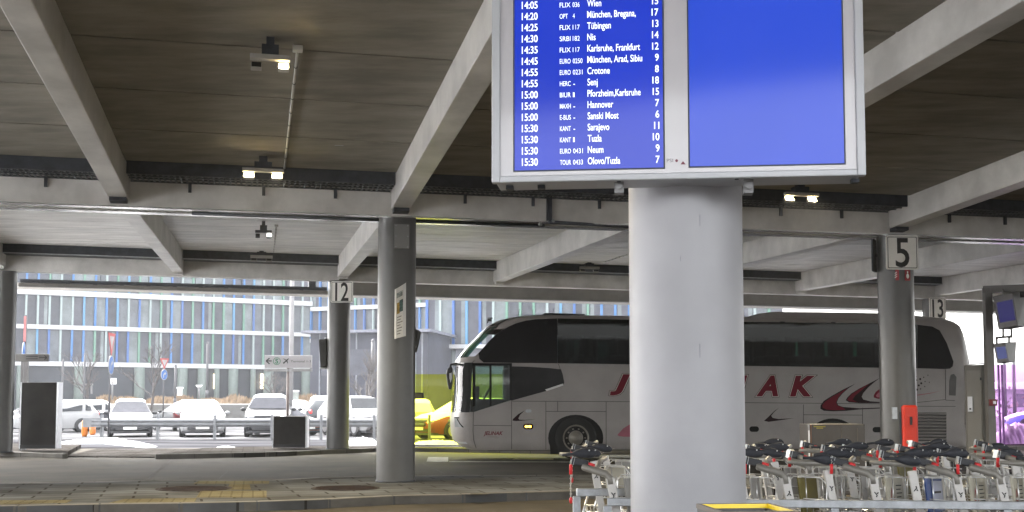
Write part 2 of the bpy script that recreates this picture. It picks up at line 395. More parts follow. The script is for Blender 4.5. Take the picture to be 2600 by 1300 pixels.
# girder one: two concrete ribs with a dark slot between them
g = MB()
for b0, b1, z0 in ((0, .2, 4.6), (.42, .66, 4.6)):
    g.hexa([G1(aL, b0, z0), G1(aR, b0, z0), G1(aR, b1, z0), G1(aL, b1, z0), G1(aL, b0, 5.3), G1(aR, b0, 5.3), G1(aR, b1, 5.3), G1(aL, b1, 5.3)])
g.build('girder', concrete, canopy)
sl_ = MB(); sl_.hexa([G1(aL, .2, 4.72), G1(aR, .2, 4.72), G1(aR, .42, 4.72), G1(aL, .42, 4.72), G1(aL, .2, 5.2), G1(aR, .2, 5.2), G1(aR, .42, 5.2), G1(aL, .42, 5.2)])
sl_.build('girder_slot', steel_dk, canopy)
m = MB()
for b0, b1 in ((-.002, .17), (.45, .662)):
    m.hexa([G1(aL, b0, 4.578), G1(aR, b0, 4.578), G1(aR, b1, 4.578), G1(aL, b1, 4.578), G1(aL, b0, 4.597), G1(aR, b0, 4.597), G1(aR, b1, 4.597), G1(aL, b1, 4.597)])
m.build('edge_trim', mat('bright_trim', (.80, .80, .80), .22, .9, var=.05), canopy)
# beams of the first bay
BU = [303, 1016, 1673, 2275]
aB = [a_at(u, 0, 4.7) for u in BU]; step = (aB[3]-aB[0])/3
aB = [aB[0]-step]+aB+[aB[3]+step, aB[3]+2*step]
aB = [a for a in aB]
for a in aB:
    m = MB(); w_ = .155; q = []
    for b_, z in ((-.02, 4.70), (bEND+.1, 4.70+S1*(-bEND))):
        q.append((b_, z))
    (b0, z0), (b1, z1) = q
    m.hexa([G1(a-w_, b1, z1), G1(a+w_, b1, z1), G1(a+w_, b0, z0), G1(a-w_, b0, z0), G1(a-w_, b1, zc1(b1)+.03), G1(a+w_, b1, zc1(b1)+.03), G1(a+w_, b0, zc1(b0)+.03), G1(a-w_, b0, zc1(b0)+.03)])
    m.build('beam', concrete, canopy, bevel=.012)
    m = MB(); m.hexa([G1(a-.13, -.22, 4.645), G1(a+.13, -.22, 4.645), G1(a+.13, -.003, 4.63), G1(a-.13, -.003, 4.63), G1(a-.13, -.22, 4.705), G1(a+.13, -.22, 4.705), G1(a+.13, -.003, 4.699), G1(a-.13, -.003, 4.699)])
    m.build('bearing', steel_dk, canopy)
# cable tray along girder one, between the beams
tr = MB(); sl2 = MB(); hk = MB()
for i in range(len(aB)-1):
    x0, x1 = aB[i]+.17, aB[i+1]-.17
    tr.hexa([G1(x0, -.68, 5.0), G1(x1, -.68, 5.0), G1(x1, -.66, 5.0), G1(x0, -.66, 5.0), G1(x0, -.68, 5.24), G1(x1, -.68, 5.24), G1(x1, -.66, 5.24), G1(x0, -.66, 5.24)])
    tr.hexa([G1(x0, -.66, 5.12), G1(x1, -.66, 5.12), G1(x1, -.01, 5.12), G1(x0, -.01, 5.12), G1(x0, -.66, 5.14), G1(x1, -.66, 5.14), G1(x1, -.01, 5.14), G1(x0, -.01, 5.14)])
    x = x0+.03
    while x < x1-.05:
        for b0, b1 in ((-.66, -.50), (-.47, -.31), (-.28, -.015)):
            sl2.box(G1(x, (b0+b1)/2, 5.01), (.035, b1-b0, .012), gx, gy)
        x += .085
    for b_ in (-.655, -.485, -.295, -.015):
        sl2.box(G1((x0+x1)/2, b_, 5.008), (x1-x0, .012, .03), gx, gy)
    for f in (.22, .5, .78):
        hk = MB(); hk.box(G1(x0+(x1-x0)*f, -.03, 4.93), (.05, .04, .16), gx, gy); hk.build('tray_hanger', steel_dk, canopy)
tr.build('gutter_channel', steel_dk, canopy)
traym = mat('tray_steel', (.12, .13, .14), .4, .6, var=.2, scale=20)
sl2.build('cable_tray', traym, canopy);
# second girder, its tray, the outer beam and the overhang
m = MB(); xL, xR = -8., 36.
m.hexa([G2(xL, 0, 5.12), G2(xR, 0, 5.12), G2(xR, .3, 5.12), G2(xL, .3, 5.12), G2(xL, 0, 5.9), G2(xR, 0, 5.9), G2(xR, .3, 5.9), G2(xL, .3, 5.9)])
m.build('girder', concrete, canopy)
m = MB(); m.hexa([G2(xL, -.55, 5.56), G2(xR, -.55, 5.56), G2(xR, -.004, 5.56), G2(xL, -.004, 5.56), G2(xL, -.55, 5.86), G2(xR, -.55, 5.86), G2(xR, -.004, 5.86), G2(xL, -.004, 5.86)])
m.build('gutter_channel', steel_dk, canopy)
m = MB(); m.hexa([G2(xL, -.56, 5.55), G2(xR, -.56, 5.55), G2(xR, -.585, 5.55), G2(xL, -.585, 5.55), G2(xL, -.56, 5.575), G2(xR, -.56, 5.575), G2(xR, -.585, 5.575), G2(xL, -.585, 5.575)])
m.build('gutter_lip', galv, canopy)
bU2 = [(452, 1), (870, 2), (1265, 3), (2030, 5), (2385, 6)]
a2 = [a2_at(u, -.02, 5.23) for u, _ in bU2]
n2 = [k for _, k in bU2]
def a2k(k):
    xs = list(zip(n2, a2))
    for (k0, v0), (k1, v1) in zip(xs, xs[1:]):
        if k <= k1 or (k0, k1) == (5, 6): return v0+(v1-v0)*(k-k0)/(k1-k0)
for k in range(0, 8):
    p0 = G1(aB[k] if k < len(aB) else aB[-1]+step, .67, 4.70); p1 = G2(a2k(k), -.02, 5.23)
    d = (p1-p0); dx = Vector((d.y, -d.x, 0)).normalized()*.155; t = Vector((0, 0, .5)); t1 = Vector((0, 0, .6))
    m = MB(); m.hexa([p0-dx, p0+dx, p1+dx, p1-dx, p0-dx+t, p0+dx+t, p1+dx+t1, p1-dx+t1])
    m.build('beam', concrete, canopy, bevel=.012)
    m = MB(); m.box(p1+Vector((0, 0, -.045))-hy*.12, (.26, .22, .07), hx, hy); m.build('bearing', concrete, canopy)
# outer beam
fascia = mat('grey_fascia', (.17, .165, .155), .6, var=.12, scale=2, spec=.25)
A3 = onz(46, 726, 4.86); B3 = onz(2404, 788, 4.86); kx = (B3-A3).normalized(); ky = Vector((-kx.y, kx.x, 0))
def G3(a, b, z): p = A3+kx*a+ky*b; return Vector((p.x, p.y, z))
a12 = a_at(838, 0, 5, A3, kx, ky)
m = MB(); m.hexa([G3(a12, 0, 4.86), G3(44, 0, 4.86), G3(44, .25, 4.86), G3(a12, .25, 4.86), G3(a12, 0, 5.42), G3(44, 0, 5.42), G3(44, .25, 5.42), G3(a12, .25, 5.42)])
m.build('edge_beam', fascia, canopy)
m = MB(); m.hexa([G3(0, 0, 4.86), G3(a12-.02, 0, 4.86), G3(a12-.02, .25, 4.86), G3(0, .25, 4.86), G3(0, 0, 4.955), G3(a12-.02, 0, 4.955), G3(a12-.02, .25, 4.955), G3(0, .25, 4.955)])
m.build('edge_rail', fascia, canopy)
m = MB(); m.hexa([G3(.05, 0, 4.975), G3(a12-.1, 0, 4.975), G3(a12-.1, .2, 4.975), G3(.05, .2, 4.975), G3(.05, 0, 5.07), G3(a12-.1, 0, 5.07), G3(a12-.1, .2, 5.07), G3(.05, .2, 5.07)])
x = .6
while x < a12-.3:
    m.box(G3(x, .1, 4.965), (.12, .2, .022), kx, ky); x += .75
m.build('edge_rail', steel_dk, canopy)
m = MB(); x = .9
while x < a12-.2:
    m = MB(); m.tube([G3(x, .1, 5.07), G3(x-.05, .15, 5.9)], .008, 6); x += 1.35; m.build('hanger_rod', steel_dk, canopy)
m = MB(); m.box(G3(a12-.55, .1, 5.16), (.22, .2, .2), kx, ky); m.build('rail_bracket', steel_dk, canopy)
soffm = mat('soffit_white', (.74, .72, .68), .7, var=.06)
m = MB(); m.hexa([G3(-1, .26, 4.93), G3(44, .26, 4.93), G3(44, 1.75, 4.93), G3(-1, 1.75, 4.93), G3(-1, .26, 4.985), G3(44, .26, 4.985), G3(44, 1.75, 4.985), G3(-1, 1.75, 4.985)])
m.build('soffit', soffm, canopy)
# pendant brackets on the far beams
# ------------------------------------------------------------------ columns
colm = mat('column_paint', (.102, .101, .099), .34, .45, var=.1, scale=2, bump=.06, bscale=120, rvar=.06)
colm2 = mat('light_column_paint', (.345, .345, .368), .45, .2, spec=.3, var=.07, scale=1.6, bump=.08, bscale=150)
def column(c, d, zt, m, label, zb=ZP, seam=True):
    mb = MB(); n = 40; rows = []
    for z in (zb, zb+.002, zt): rows.append([Vector((c.x+math.cos(2*math.pi*k/n)*d/2, c.y+math.sin(2*math.pi*k/n)*d/2, z)) for k in range(n)])
    mb.grid(rows, True, True)
    o = mb.build('column', m, loc=(c.x, c.y, zb)); tag(o, label, 'column', 'round columns carrying the canopy', 'thing')
    rg = MB(); rg.tube([(c.x, c.y, zb), (c.x, c.y, zb+.03)], d/2+.012, 40); rg.build('base_ring', steel_dk, o)
    return o
cp1 = G1(a_at(1007, .33, 3), .33, 0); cp5 = G1(a_at(2276, .33, 3), .33, 0)
column(cp1, .65, 4.6, colm, 'dark grey round column with a slanted notice board, standing on the paved island')
c5o = column(cp5, .66, 4.6, colm, 'dark grey round column bearing the number 5 sign and an orange extinguisher box')
cp12 = G2(a2_at(859, .15, 2), .15, 0); column(cp12, .67, 5.12, colm, 'grey round column bearing the number 12 sign at the car park side')
cp11 = G2(a2_at(6, .15, 3), .15, 0); column(cp11, .67, 5.12, colm, 'dark round column cut by the left edge of the view')
cp13 = G2(a2_at(2368, .15, 4.5), .15, 0); column(cp13, .67, 5.12, colm, 'pale round column top behind the coach roof, bearing the number 13 sign')
cpm = at(1743, 900, 6.55); column(cpm, .65, 5.3, colm2, 'thick pale grey round column under the blue departure board', ZP)
scr = MB()
for (u, v, l) in ((1779, 558, 30), (1730, 655, 14), (1779, 890, 36)):
    p = at(u, v, 6.2); th = math.atan2(p.x-cpm.x, -(.325**2-(p.x-cpm.x)**2)**.5)
    q = Vector((p.x, cpm.y-math.sqrt(.326**2-(p.x-cpm.x)**2)-.001, p.z)); h = l/F*6.2/2
    scr.hexa([q+Vector(v_) for v_ in ((-.0015, 0, -h), (.001, 0, -h*.9), (.001, .004, -h), (-.001, .004, -h), (-.001, 0, h), (.0015, 0, h), (.001, .004, h), (-.001, .004, h))])
cmo = [o for o in bpy.data.objects if o.name.startswith('column')][-1]
for o in bpy.data.objects:
    if o.get('label', '').startswith('thick pale'): cmo = o
scr.build('scratch_marks', mat('scratch', (.2, .2, .22), .7), cmo)
# ------------------------------------------------------------------ number signs
def number_sign(c, wid, hgt, txt, yaw, label, cap, xf=.8):
    ex = Vector((math.cos(yaw), math.sin(yaw), 0)); n = Vector((ex.y, -ex.x, 0)); ez = Vector((0, 0, 1))
    mb = MB(); mb.prism(rrect(c, ex, ez, wid, hgt, .035), -n, .025)
    o = mb.build('number_sign', cream, loc=c); tag(o, label, 'sign', 'bay number signs')
    br = MB(); a = rrect(c+n*.002, ex, ez, wid-.05, hgt-.05, .025); b_ = rrect(c+n*.002, ex, ez, wid-.075, hgt-.075, .018); k = len(a)
    br.add(a+b_, [(i, (i+1) % k, (i+1) % k+k, i+k) for i in range(k)]); br.build('border', inkm, o)
    t = MB(); text(t, txt, c+n*.003-ez*cap/2, ex, ez, cap, xf, align='C', bold=.012); t.build('number', inkm, o)
    return o
Y5 = cp5.y-.40; p = at(2291, 641, Y5); number_sign(p, 83/F*Y5, 88/F*Y5, '5', R(2), 'large square white sign with black number 5', 72/F*Y5, .82)
Y12 = cp12.y-.40; p = at(868, 741, Y12); number_sign(p, 57/F*Y12, 54/F*Y12, '12', R(-2), 'small square white sign with black number 12', 45/F*Y12, .66)
Y13 = cp13.y-.45; p = at(2381, 783, Y13); number_sign(p, 46/F*Y13, 54/F*Y13, '13', R(12), 'white sign with black number 13 half hidden by the coach roof', 44/F*Y13, .64)
# the back of the sign on the other side of column 5
p = at(2217, 649, cp5.y+.02); mb = MB(); ex = Vector((.5, .866, 0)); mb.prism(rrect(p, ex, (0, 0, 1), .31, .62, .035), (.866, -.5, 0), .03)
o = mb.build('number_sign', mat('sign_back', (.02, .022, .035), .5), loc=p); tag(o, 'dark back of a sign plate fixed to the left flank of the number 5 column', 'sign')
mb = MB(); mb.box(p+Vector((.1, .02, 0)), (.2, .05, .05)); mb.build('bracket', steel_dk, o)
# fire point pictograms
def picto(u, v, wpx, hpx, kind, label):
    c = cp5; x = (u-CX)/F*(c.y-.3); dx = x-c.x; y = c.y-math.sqrt(max(.001, .333**2-dx*dx)); p = at(u, v, y-.004)
    n = Vector((dx, -(c.y-y), 0)).normalized(); p = p + n*.006; ex = Vector((-n.y, n.x, 0)); W = wpx/F*y/max(.35, -n.y); Hh = hpx/F*y; ez = Vector((0, 0, 1))
    mb = MB(); mb.prism(rrect(p, ex, ez, W, Hh, .008), -n, .006)
    o = mb.build('fire_sign', mat('sign_red', (.32, .02, .03), .5, var=.08), loc=p); tag(o, label, 'sign', 'red fire pictograms on the number 5 column')
    t = MB(); q = p+n*.002
    if kind:
        t.box(q-ex*W*.22-ez*Hh*.1, (W*.26, .002, Hh*.55), ex, n, ez); t.box(q-ex*W*.22+ez*Hh*.3, (W*.16, .002, Hh*.2), ex, n, ez)
        for k in (-.2, 0, .2): t.bar(q+ex*W*.1+ez*Hh*(k-.12), q+ex*W*.36+ez*Hh*(k+.1), .012, .002, n)
    else: t.prism(circle(q-ez*Hh*.08, ex, ez, W*.26, 14, Hh*.24), n, .002); t.box(q+ez*Hh*.28, (W*.2, .002, Hh*.2), ex, n, ez)
    t.build('pictogram', cream, o)
picto(2266.5, 699, 26, 27, 1, 'red fire extinguisher pictogram with flames below the number 5 sign')
picto(2304, 699, 15, 27, 0, 'narrow red pictogram curving round the right of column number 5')
# orange extinguisher box
p = at(2313, 1085, cp5.y-.40)
mb = MB(); mb.prism(rrect(p, (1, 0, 0), (0, 0, 1), 40/F*p.y, 112/F*p.y, .05), (0, 1, 0), .2)
fx = mb.build('extinguisher_box', mat('orange_red_plastic', (.62, .032, .01), .45, var=.08), loc=p, bevel=.07, seg=4); tag(fx, 'orange red fire extinguisher box hung on the column with number 5', 'extinguisher box')
mb = MB(); mb.box(p+Vector((.0, -.012, .12)), (.04, .02, .15)); mb.build('latch', black, fx)
mb = MB(); mb.box(p+Vector((-.17, .08, -.02)), (.03, .06, .6)); mb.build('side_strap', steel_dk, fx)
mb = MB(); mb.box(p+Vector((-.24, .12, .26)), (.12, .05, .22)); mb.build('wall_bracket', galv, fx)
# notice board and blank plate on the island column, the screen behind it
q = [at(1004.5, 734.5, cp1.y-.36), at(1031, 717.5, cp1.y-.27), at(1030.5, 853, cp1.y-.27), at(1004, 860, cp1.y-.36)]
n = (q[1]-q[0]).cross(q[3]-q[0]).normalized(); n = -n if n.y > 0 else n
ctr = sum(q, Vector())/4; mb = MB(); mb.prism(q, -n, .04)
nb = mb.build('notice_board', cream, loc=ctr); tag(nb, 'tilted white notice board with a coloured map on the island column', 'notice board')
def quad_on(q, u0, u1, v0, v1, n, off):
    f = lambda s, t: (q[0]*(1-s)+q[1]*s)*(1-t)+(q[3]*(1-s)+q[2]*s)*t+n*off
    return [f(u0, v0), f(u1, v0), f(u1, v1), f(u0, v1)]
for (a, b_, c_, d, cl, nm) in ((.12, .4, .3, .52, (.5, .33, .08), 'map_panel'), (.36, .7, .27, .5, (.1, .17, .16), 'map_panel'), (.1, .66, .1, .2, (.35, .38, .36), 'heading_band')):
    m = MB(); m.add(quad_on(q, a, b_, c_, d, n, .004 if cl[0] != .1 else .006), [(0, 1, 2, 3)]); m.build(nm, mat(nm, cl, .6, scale=25, var=.5), nb)
t = MB()
for r_ in range(7):
    w_ = .3+.35*random.random(); t.add(quad_on(q, .14, .14+w_, .58+r_*.055, .595+r_*.055, n, .004), [(0, 1, 2, 3)])
t.build('print_lines', mat('print_grey', (.25, .22, .18), .7), nb)
m = MB(); m.add(quad_on(q, .72, .98, .01, .99, n, .003), [(0, 1, 2, 3)]); m.build('edge_strip', white, nb)
p = at(1020, 600, cp1.y-.34); th = .18
mb = MB(); ex = Vector((math.cos(.25), math.sin(.25), 0)); mb.box(p, (.25, .03, 62/F*p.y), ex, (-ex.y, ex.x, 0))
o = mb.build('cover_plate', mat('plate_grey', (.2, .2, .2), .5, var=.06), loc=p); tag(o, 'blank grey plate fastened high on the island column', 'plate')
sc = MB()
for sx in (-.1, .1):
    for sz in (-.18, 0, .18): sc.prism(circle(p+ex*sx+Vector((0, 0, sz))-Vector((-ex.y, ex.x, 0))*.016, ex, (0, 0, 1), .008, 8), (ex.y, -ex.x, 0), .004)
sc.build('screws', galv, o)
def hung_panel(px, Y, thick, label, dirn=(0, 1, 0)):
    q = [at(u, v, Y) for u, v in px]; c = sum(q, Vector())/len(q); mb = MB(); mb.prism(q, dirn, thick)
    o = mb.build('display_screen', mat('screen_back', (.05, .05, .048), .5), loc=c, bevel=.01); tag(o, label, 'display screen'); return o
o = hung_panel([(809, 862), (828, 860), (829, 931), (813, 934)], cp12.y-.1, .5, 'dark slanted screen seen from the side beside the number 12 column')
mb = MB(); pa = at(826, 895, cp12.y+.1); mb.box(pa+Vector((.1, 0, 0)), (.25, .06, .9)); mb.build('bracket', galv, o)
mb = MB(); pa = at(819, 934.5, cp12.y-.09); mb.box(pa+Vector((0, .2, 0)), (.17, .45, .025)); mb.build('lower_edge', white, o)
o = hung_panel([(1053, 834), (1063, 838), (1058, 868), (1052, 893)], cp1.y+.1, .5, 'dark slanted screen peeping from behind the island column')
mb = MB(); pa = at(1050, 860, cp1.y+.2); mb.box(pa, (.1, .06, .3)); mb.build('bracket', galv, o)
# ------------------------------------------------------------------ departure board
BA = R(5.9); bx = Vector((math.cos(BA), -math.sin(BA), 0)); bn = Vector((-math.sin(BA), -math.cos(BA), 0)); bz = Vector((0, 0, 1))
BP = at(1726, 300, 5.98)
def bd(u, v, off=0.): return onplane(u, v, BP+bn*off, bn)
pL, pR = bd(1248, 464), bd(2200, 444)
zb_, zt_ = pL.z, 4.75
board = thing('departure_board', 'large white framed bus departure board with two blue screens on the pale column', 'departure board', (pL+pR)/2)
Wd = (pR-pL).dot(bx)
def brd(x0, x1, z0, z1, o0, o1, mb):     # box in board coordinates, x from left edge, offsets out of the face
    c = [pL+bx*x+Vector((0, 0, z-zb_))+bn*o for z in (z0, z1) for (x, o) in ((x0, o0), (x1, o0), (x1, o1), (x0, o1))]
    mb.hexa(c)
framem = mat('board_frame', (.46, .47, .50), .4, .2, var=.04)
bezm = mat('board_face', (.54, .525, .56), .25, var=.02, coat=.6)
m = MB(); brd(.012, Wd-.012, zb_+.012, zt_, -.30, -.03, m); m.build('case', framem, board, bevel=.01)
m = MB()
brd(0, .045, zb_, zt_, -.05, 0, m); brd(Wd-.045, Wd, zb_, zt_, -.05, 0, m); brd(.0453, Wd-.0453, zb_, zb_+.036, -.05, 0, m)
m.build('frame', framem, board, bevel=.006)
def bx_of(u, v): return (bd(u, v)-pL).dot(bx)
xs0, xs1 = bx_of(1306, 200), bx_of(1683, 200); xr0, xr1 = bx_of(1750, 200), bx_of(2141, 200)
zs0 = bd(1500, 427.5).z; zr0 = bd(1940, 417).z
m = MB(); brd(.046, Wd-.046, zb_+.037, zt_, -.04, -.016, m); m.build('face_panel', bezm, board)
def screen_mat(name, c0, c1, spec=.3):
    m = bpy.data.materials.new(name); m.use_nodes = True; nt = m.node_tree; b = nt.nodes['Principled BSDF']
    tc = _n(nt, 'ShaderNodeTexCoord'); no = _n(nt, 'ShaderNodeTexNoise'); no.inputs['Scale'].default_value = 1.3
    r = _n(nt, 'ShaderNodeValToRGB'); r.color_ramp.elements[0].color = (*c0, 1); r.color_ramp.elements[1].color = (*c1, 1); r.color_ramp.elements[0].position = .3; r.color_ramp.elements[1].position = .7
    nt.links.new(tc.outputs['Object'], no.inputs['Vector']); nt.links.new(no.outputs['Fac'], r.inputs['Fac']); nt.links.new(r.outputs['Color'], b.inputs['Emission Color'])
    b.inputs['Base Color'].default_value = (.01, .01, .02, 1); b.inputs['Emission Strength'].default_value = SCR; b.inputs['Roughness'].default_value = .11
    b.inputs['Specular IOR Level'].default_value = spec
    return m
SCR = .108
scm = screen_mat('screen_glow', (.014, .045, .56), (.02, .055, .64)); scm2 = screen_mat('screen_glow_blank', (.022, .075, .62), (.03, .085, .7))
gask = mat('screen_gasket', (.03, .04, .06), .5)
for (x0, x1, z0, mm, lab) in ((xs0, xs1, zs0, scm, 'blue screen with rows of white departure times'), (xr0, xr1, zr0, scm2, 'empty blue screen')):
    m = MB(); brd(x0-.008, x1+.008, z0-.008, zt_-.05, -.018, -.0145, m); gk = m.build('screen_edge', gask, board)
    m = MB(); brd(x0, x1, z0, zt_-.06, -.0146, -.0135, m); so_ = m.build('screen', mm, board); so_['label'] = lab
    if mm is scm: scr_o = so_
rows = [('14:05', 'FLIX', '036', 'Wien', '15'), ('14:20', 'OPT', '4', 'München, Bregana,', '17'), ('14:25', 'FLIX', '117', 'Tübingen', '13'), ('14:30', 'SRBI', '182', 'Nis', '14'),
        ('14:35', 'FLIX', '117', 'Karlsruhe, Frankfurt', '12'), ('14:45', 'EURO', '0250', 'München, Arad, Sibiu', '9'), ('14:55', 'EURO', '0231', 'Crotone', '8'), ('14:55', 'HERC', '-', 'Senj', '18'),
        ('15:00', 'BIUR', '1', 'Pforzheim,Karlsruhe', '15'), ('15:00', 'MAXH', '-', 'Hannover', '7'), ('15:00', 'E-BUS', '-', 'Sanski Most', '6'), ('15:30', 'KANT', '-', 'Sarajevo', '11'),
        ('15:30', 'KANT', '1', 'Tuzla', '10'), ('15:30', 'EURO', '0431', 'Neum', '9'), ('15:30', 'TOUR', '0433', 'Olovo/Tuzla', '7')]
c8 = lambda x, y: (1220+x/1.867, y/1.867)
px1 = 1/F*6.0
_vs, _ = _textmesh('Pforzheim,Karlsruhe', .01); wn = max(v.x for v in _vs)-min(v.x for v in _vs)
dxf = (256/1.867*px1)/(wn*(17.5*px1)/CAPH)
txm = mat('text_glow', (.8, .85, .95), .5, var=.01, emit=.13)
for i, (tm, op, no_, de, tk) in enumerate(rows):
    t = MB(); yc = 765-53.1*(14-i); base = bd(*c8(195, yc+17), -.0130)
    z = base.z-.004
    def tp(cx): q = bd(*c8(cx, 400), -.0130); return Vector((q.x, q.y, z))
    text(t, tm, tp(196), bx, bz, 18.5*px1, width=78/1.867*px1, bold=.014)
    text(t, op, tp(376), bx, bz, 12.5*px1, width=(53 if len(op) > 3 else 40)/1.867*px1, bold=.004)
    if no_ == '-': text(t, '-', tp(440), bx, bz, 12*px1, .9, bold=.02)
    else: text(t, no_, tp(438), bx, bz, 12.5*px1, width={1: 8 if no_ == '1' else 10, 3: 34, 4: 47}[len(no_)]/1.867*px1, bold=0)
    text(t, de, tp(507), bx, bz, 17.5*px1, dxf, bold=.012)
    text(t, tk, tp(846), bx, bz, 18*px1, .8, align='R', bold=.014)
    t.build('text_row', txm, scr_o)
m = MB()
text(m, 'PSI', bd(1693, 412, -.0155), bx, bz, 9*px1, width=16*px1); m.build('maker_name', mat('logo_grey', (.16, .13, .16), .6), board)
m = MB(); m.prism(circle(bd(1718, 408, -.0155), bx, bz, 3.6*px1, 12), bn, .001)
m.prism([bd(1728, 417.5, -.0155), bd(1741, 417.5, -.0155), bd(1734, 409, -.0155)], bn, .001); m.build('maker_logo', mat('logo_red', (.22, .06, .09), .6), board)
lugm = mat('lug_grey', (.22, .22, .225), .6, .3)
for u in (1572, 1899):
    m = MB(); q = bd(u, 472, -.12); m.box(q+Vector((0, 0, .0)), (.05, .08, .09), bx, bn)
    m.tube([q-bn*.0+Vector((0, 0, -.01)), q+bn*.055+Vector((0, 0, -.01))], .017, 12); m.build('mounting_lug', lugm, board)
m = MB()
for u in (1571, 1872): q = bd(u, 459, .0); m.tube([Vector((q.x, q.y, zb_))-bn*.03+Vector((0, 0, -.004)), Vector((q.x, q.y, zb_))-bn*.03+Vector((0, 0, .01))], .011, 10)
for u in (1295, 1375, 2170): q = bd(u, 462, -.15); m.box(Vector((q.x, q.y, zb_-.002)), (.04, .05, .02), bx, bn)
m.build('lock', steel_dk, board)
m = MB()
for xx in (.5, Wd-.5):
    q = pL+bx*xx-bn*.3; m.box(Vector((q.x, q.y+.05, zb_+.35)), (.08, .1, .12))
m.build('column_clamp', steel_dk, board)
# ------------------------------------------------------------------ floodlights, their boxes and conduits
lensm = mat('lit_lens', (1, .80, .42), .4, var=.02, emit=3.)
lensw = mat('cool_lit_lens', (1, .93, .85), .4, var=.02, emit=2.)
lensd = mat('dark_lens', (.03, .03, .03), .15)
housm = mat('lamp_housing', (.33, .32, .30), .5, .2, var=.08)
GW = 'twin floodlights under the canopy ceiling'
def lamp(u, v, z, wid, lit, label, ztop, power=60, dark=False, flat=False):
    c = onz(u, v, z); o = thing('floodlight', label, 'floodlight', c, GW)
    hm = steel_dk if dark else housm
    m = MB(); m.box(c, (wid, .1, .055 if not flat else .075), gx, gy); m.build('housing', hm, o, bevel=.006)
    tilt = R(35); ey = gy*math.cos(tilt)-bz*math.sin(tilt); ez = bz*math.cos(tilt)+gy*math.sin(tilt)
    for s, on in zip((-1, 1), lit):
        p = c+gx*s*wid*.34+Vector((0, 0, -.075))+gy*.02
        m = MB(); m.box(p+ey*.03, (wid*.27, .055, .085), gx, ey, ez); hd = m.build('lamp_head', hm, o, bevel=.006)
        m = MB(); m.box(p-ey*.002, (wid*.24, .006, .075), gx, ey, ez); m.build('lens', {1: lensm, 0: lensd, 2: lensw}[on], hd)
        if on and power:
            l = bpy.data.lights.new('lamp_light', 'SPOT'); l.energy = power; l.color = (1, .85, .58); l.spot_size = R(140); l.spot_blend = .7; l.shadow_soft_size = .05
            lo_ = bpy.data.objects.new('lamp_light', l); COL.objects.link(lo_); lo_.parent = o; lo_.location = p-ey*.05-c
            lo_.rotation_euler = (gy*.25+bz).to_track_quat('Z', 'Y').to_euler()
    m = MB(); hgt = ztop-c.z
    m.box(c+bz*(hgt*.35)+gy*.05, (wid*.42, .16, hgt*.5), gx, gy)
    m.box(c+bz*hgt*.8+gy*.05, (wid*.2, .12, hgt*.42), gx, gy)
    for s in (-1, 1): m.box(c+gx*s*wid*.17+bz*.06+gy*.02, (.03, .04, .1), gx, gy)
    m.build('mounting_bracket', steel_dk, o)
    return o
LP = 130
lamp(686, 147, 5.19, .43, (0, 1), 'twin floodlight with only its right lens lit, under the brown ceiling', 5.43, LP)
lamp(668, 433, 4.98, .62, (1, 1), 'twin floodlight with both lenses lit, in front of the girder over the left bay', 5.2, LP)
#lamp(1345, 462, 4.98, .62, (1, 1), 'twin floodlight hidden behind the departure board', 5.2, LP*.35)
lamp(2035, 494, 4.98, .62, (1, 1), 'twin floodlight with both lenses lit, to the right of the departure board', 5.2, LP)
lamp(669, 588, 5.22, .36, (0, 2), 'small dark twin floodlight under the pale ceiling of the farther bay', 5.45, 0, True)
lamp(664, 652, 5.62, .62, (0, 0), 'unlit grey twin floodlight over the far girder, left of the island column', 5.85, 0, False, True)
lamp(1497, 680, 5.62, .62, (0, 0), 'unlit grey twin floodlight over the far girder, above the coach roof', 5.85, 0, False, True)
whitebox = mat('conduit_white', (.55, .55, .53), .5, var=.06)
def conduit(p0, p1, label, boxsize, m_=whitebox):
    o = thing('conduit', label, 'conduit', p0)
    m = MB(); m.box(p0, (boxsize, boxsize, boxsize*.55), gx, gy); m.build('junction_box', m_, o, bevel=.006)
    m = MB(); m.tube([p0+(p1-p0)*.02, p1], .017, 8); m.build('pipe', m_, o)
    m = MB(); d = (p1-p0)
    for k in range(1, 9): q = p0+d*(k/9.3); m.tube([q-d.normalized()*.012, q+d.normalized()*.012], .021, 8)
    m.build('pipe_clips', steel_dk, o)
conduit(onz(756, 124, 5.38), onz(722, 432, 5.18), 'white conduit running down from a junction box to the lit floodlight', .11)
conduit(onz(702, 573, 5.46), onz(695, 640, 5.72), 'thin conduit beside the small dark floodlight in the farther bay', .08, housm)
conduit(onz(1612, 640, 5.62), onz(1528, 668, 5.74), 'slanting conduit leading to the unlit floodlight above the coach', .08, whitebox)
# drain outlets in the ceiling and the drainpipe on the girder
for (u, v, l) in ((917, 119, 'small dark drain hole nearest the top of the brown ceiling'), (861, 366, 'small dark drain hole close to the lit girder lamp')):
    z = 5.45 if v < 200 else 5.27
    p = onz(u, v, z); m = MB(); m.prism(circle(p, gx, gy, .07, 14), (0, 0, 1), .03); o = m.build('ceiling_drain', black, loc=p); tag(o, l, 'drain', 'drain holes in the ceiling')
    m = MB(); m.box(p-bz*.012, (.13, .02, .02), gx, gy); m.build('grille_bar', galv, o)
p = onz(1398, 545, 4.75); o = thing('drain_pipe', 'dark downpipe and clamp crossing the girder beside the departure board', 'drain pipe', p)
aa = a_at(1395, -.05, 4.8)
m = MB(); m.box(G1(aa, -.04, 4.83), (.085, .07, .45), gx, gy); m.build('pipe', steel_dk, o)
m = MB(); m.tube([G1(aa-.02, -.06, 4.575), G1(aa+3.3, .28, 4.575)], .032, 10); m.tube([G1(aa-6, .31, 4.57), G1(aa, .31, 4.57)], .03, 10); m.build('pipe', steel_dk, o)
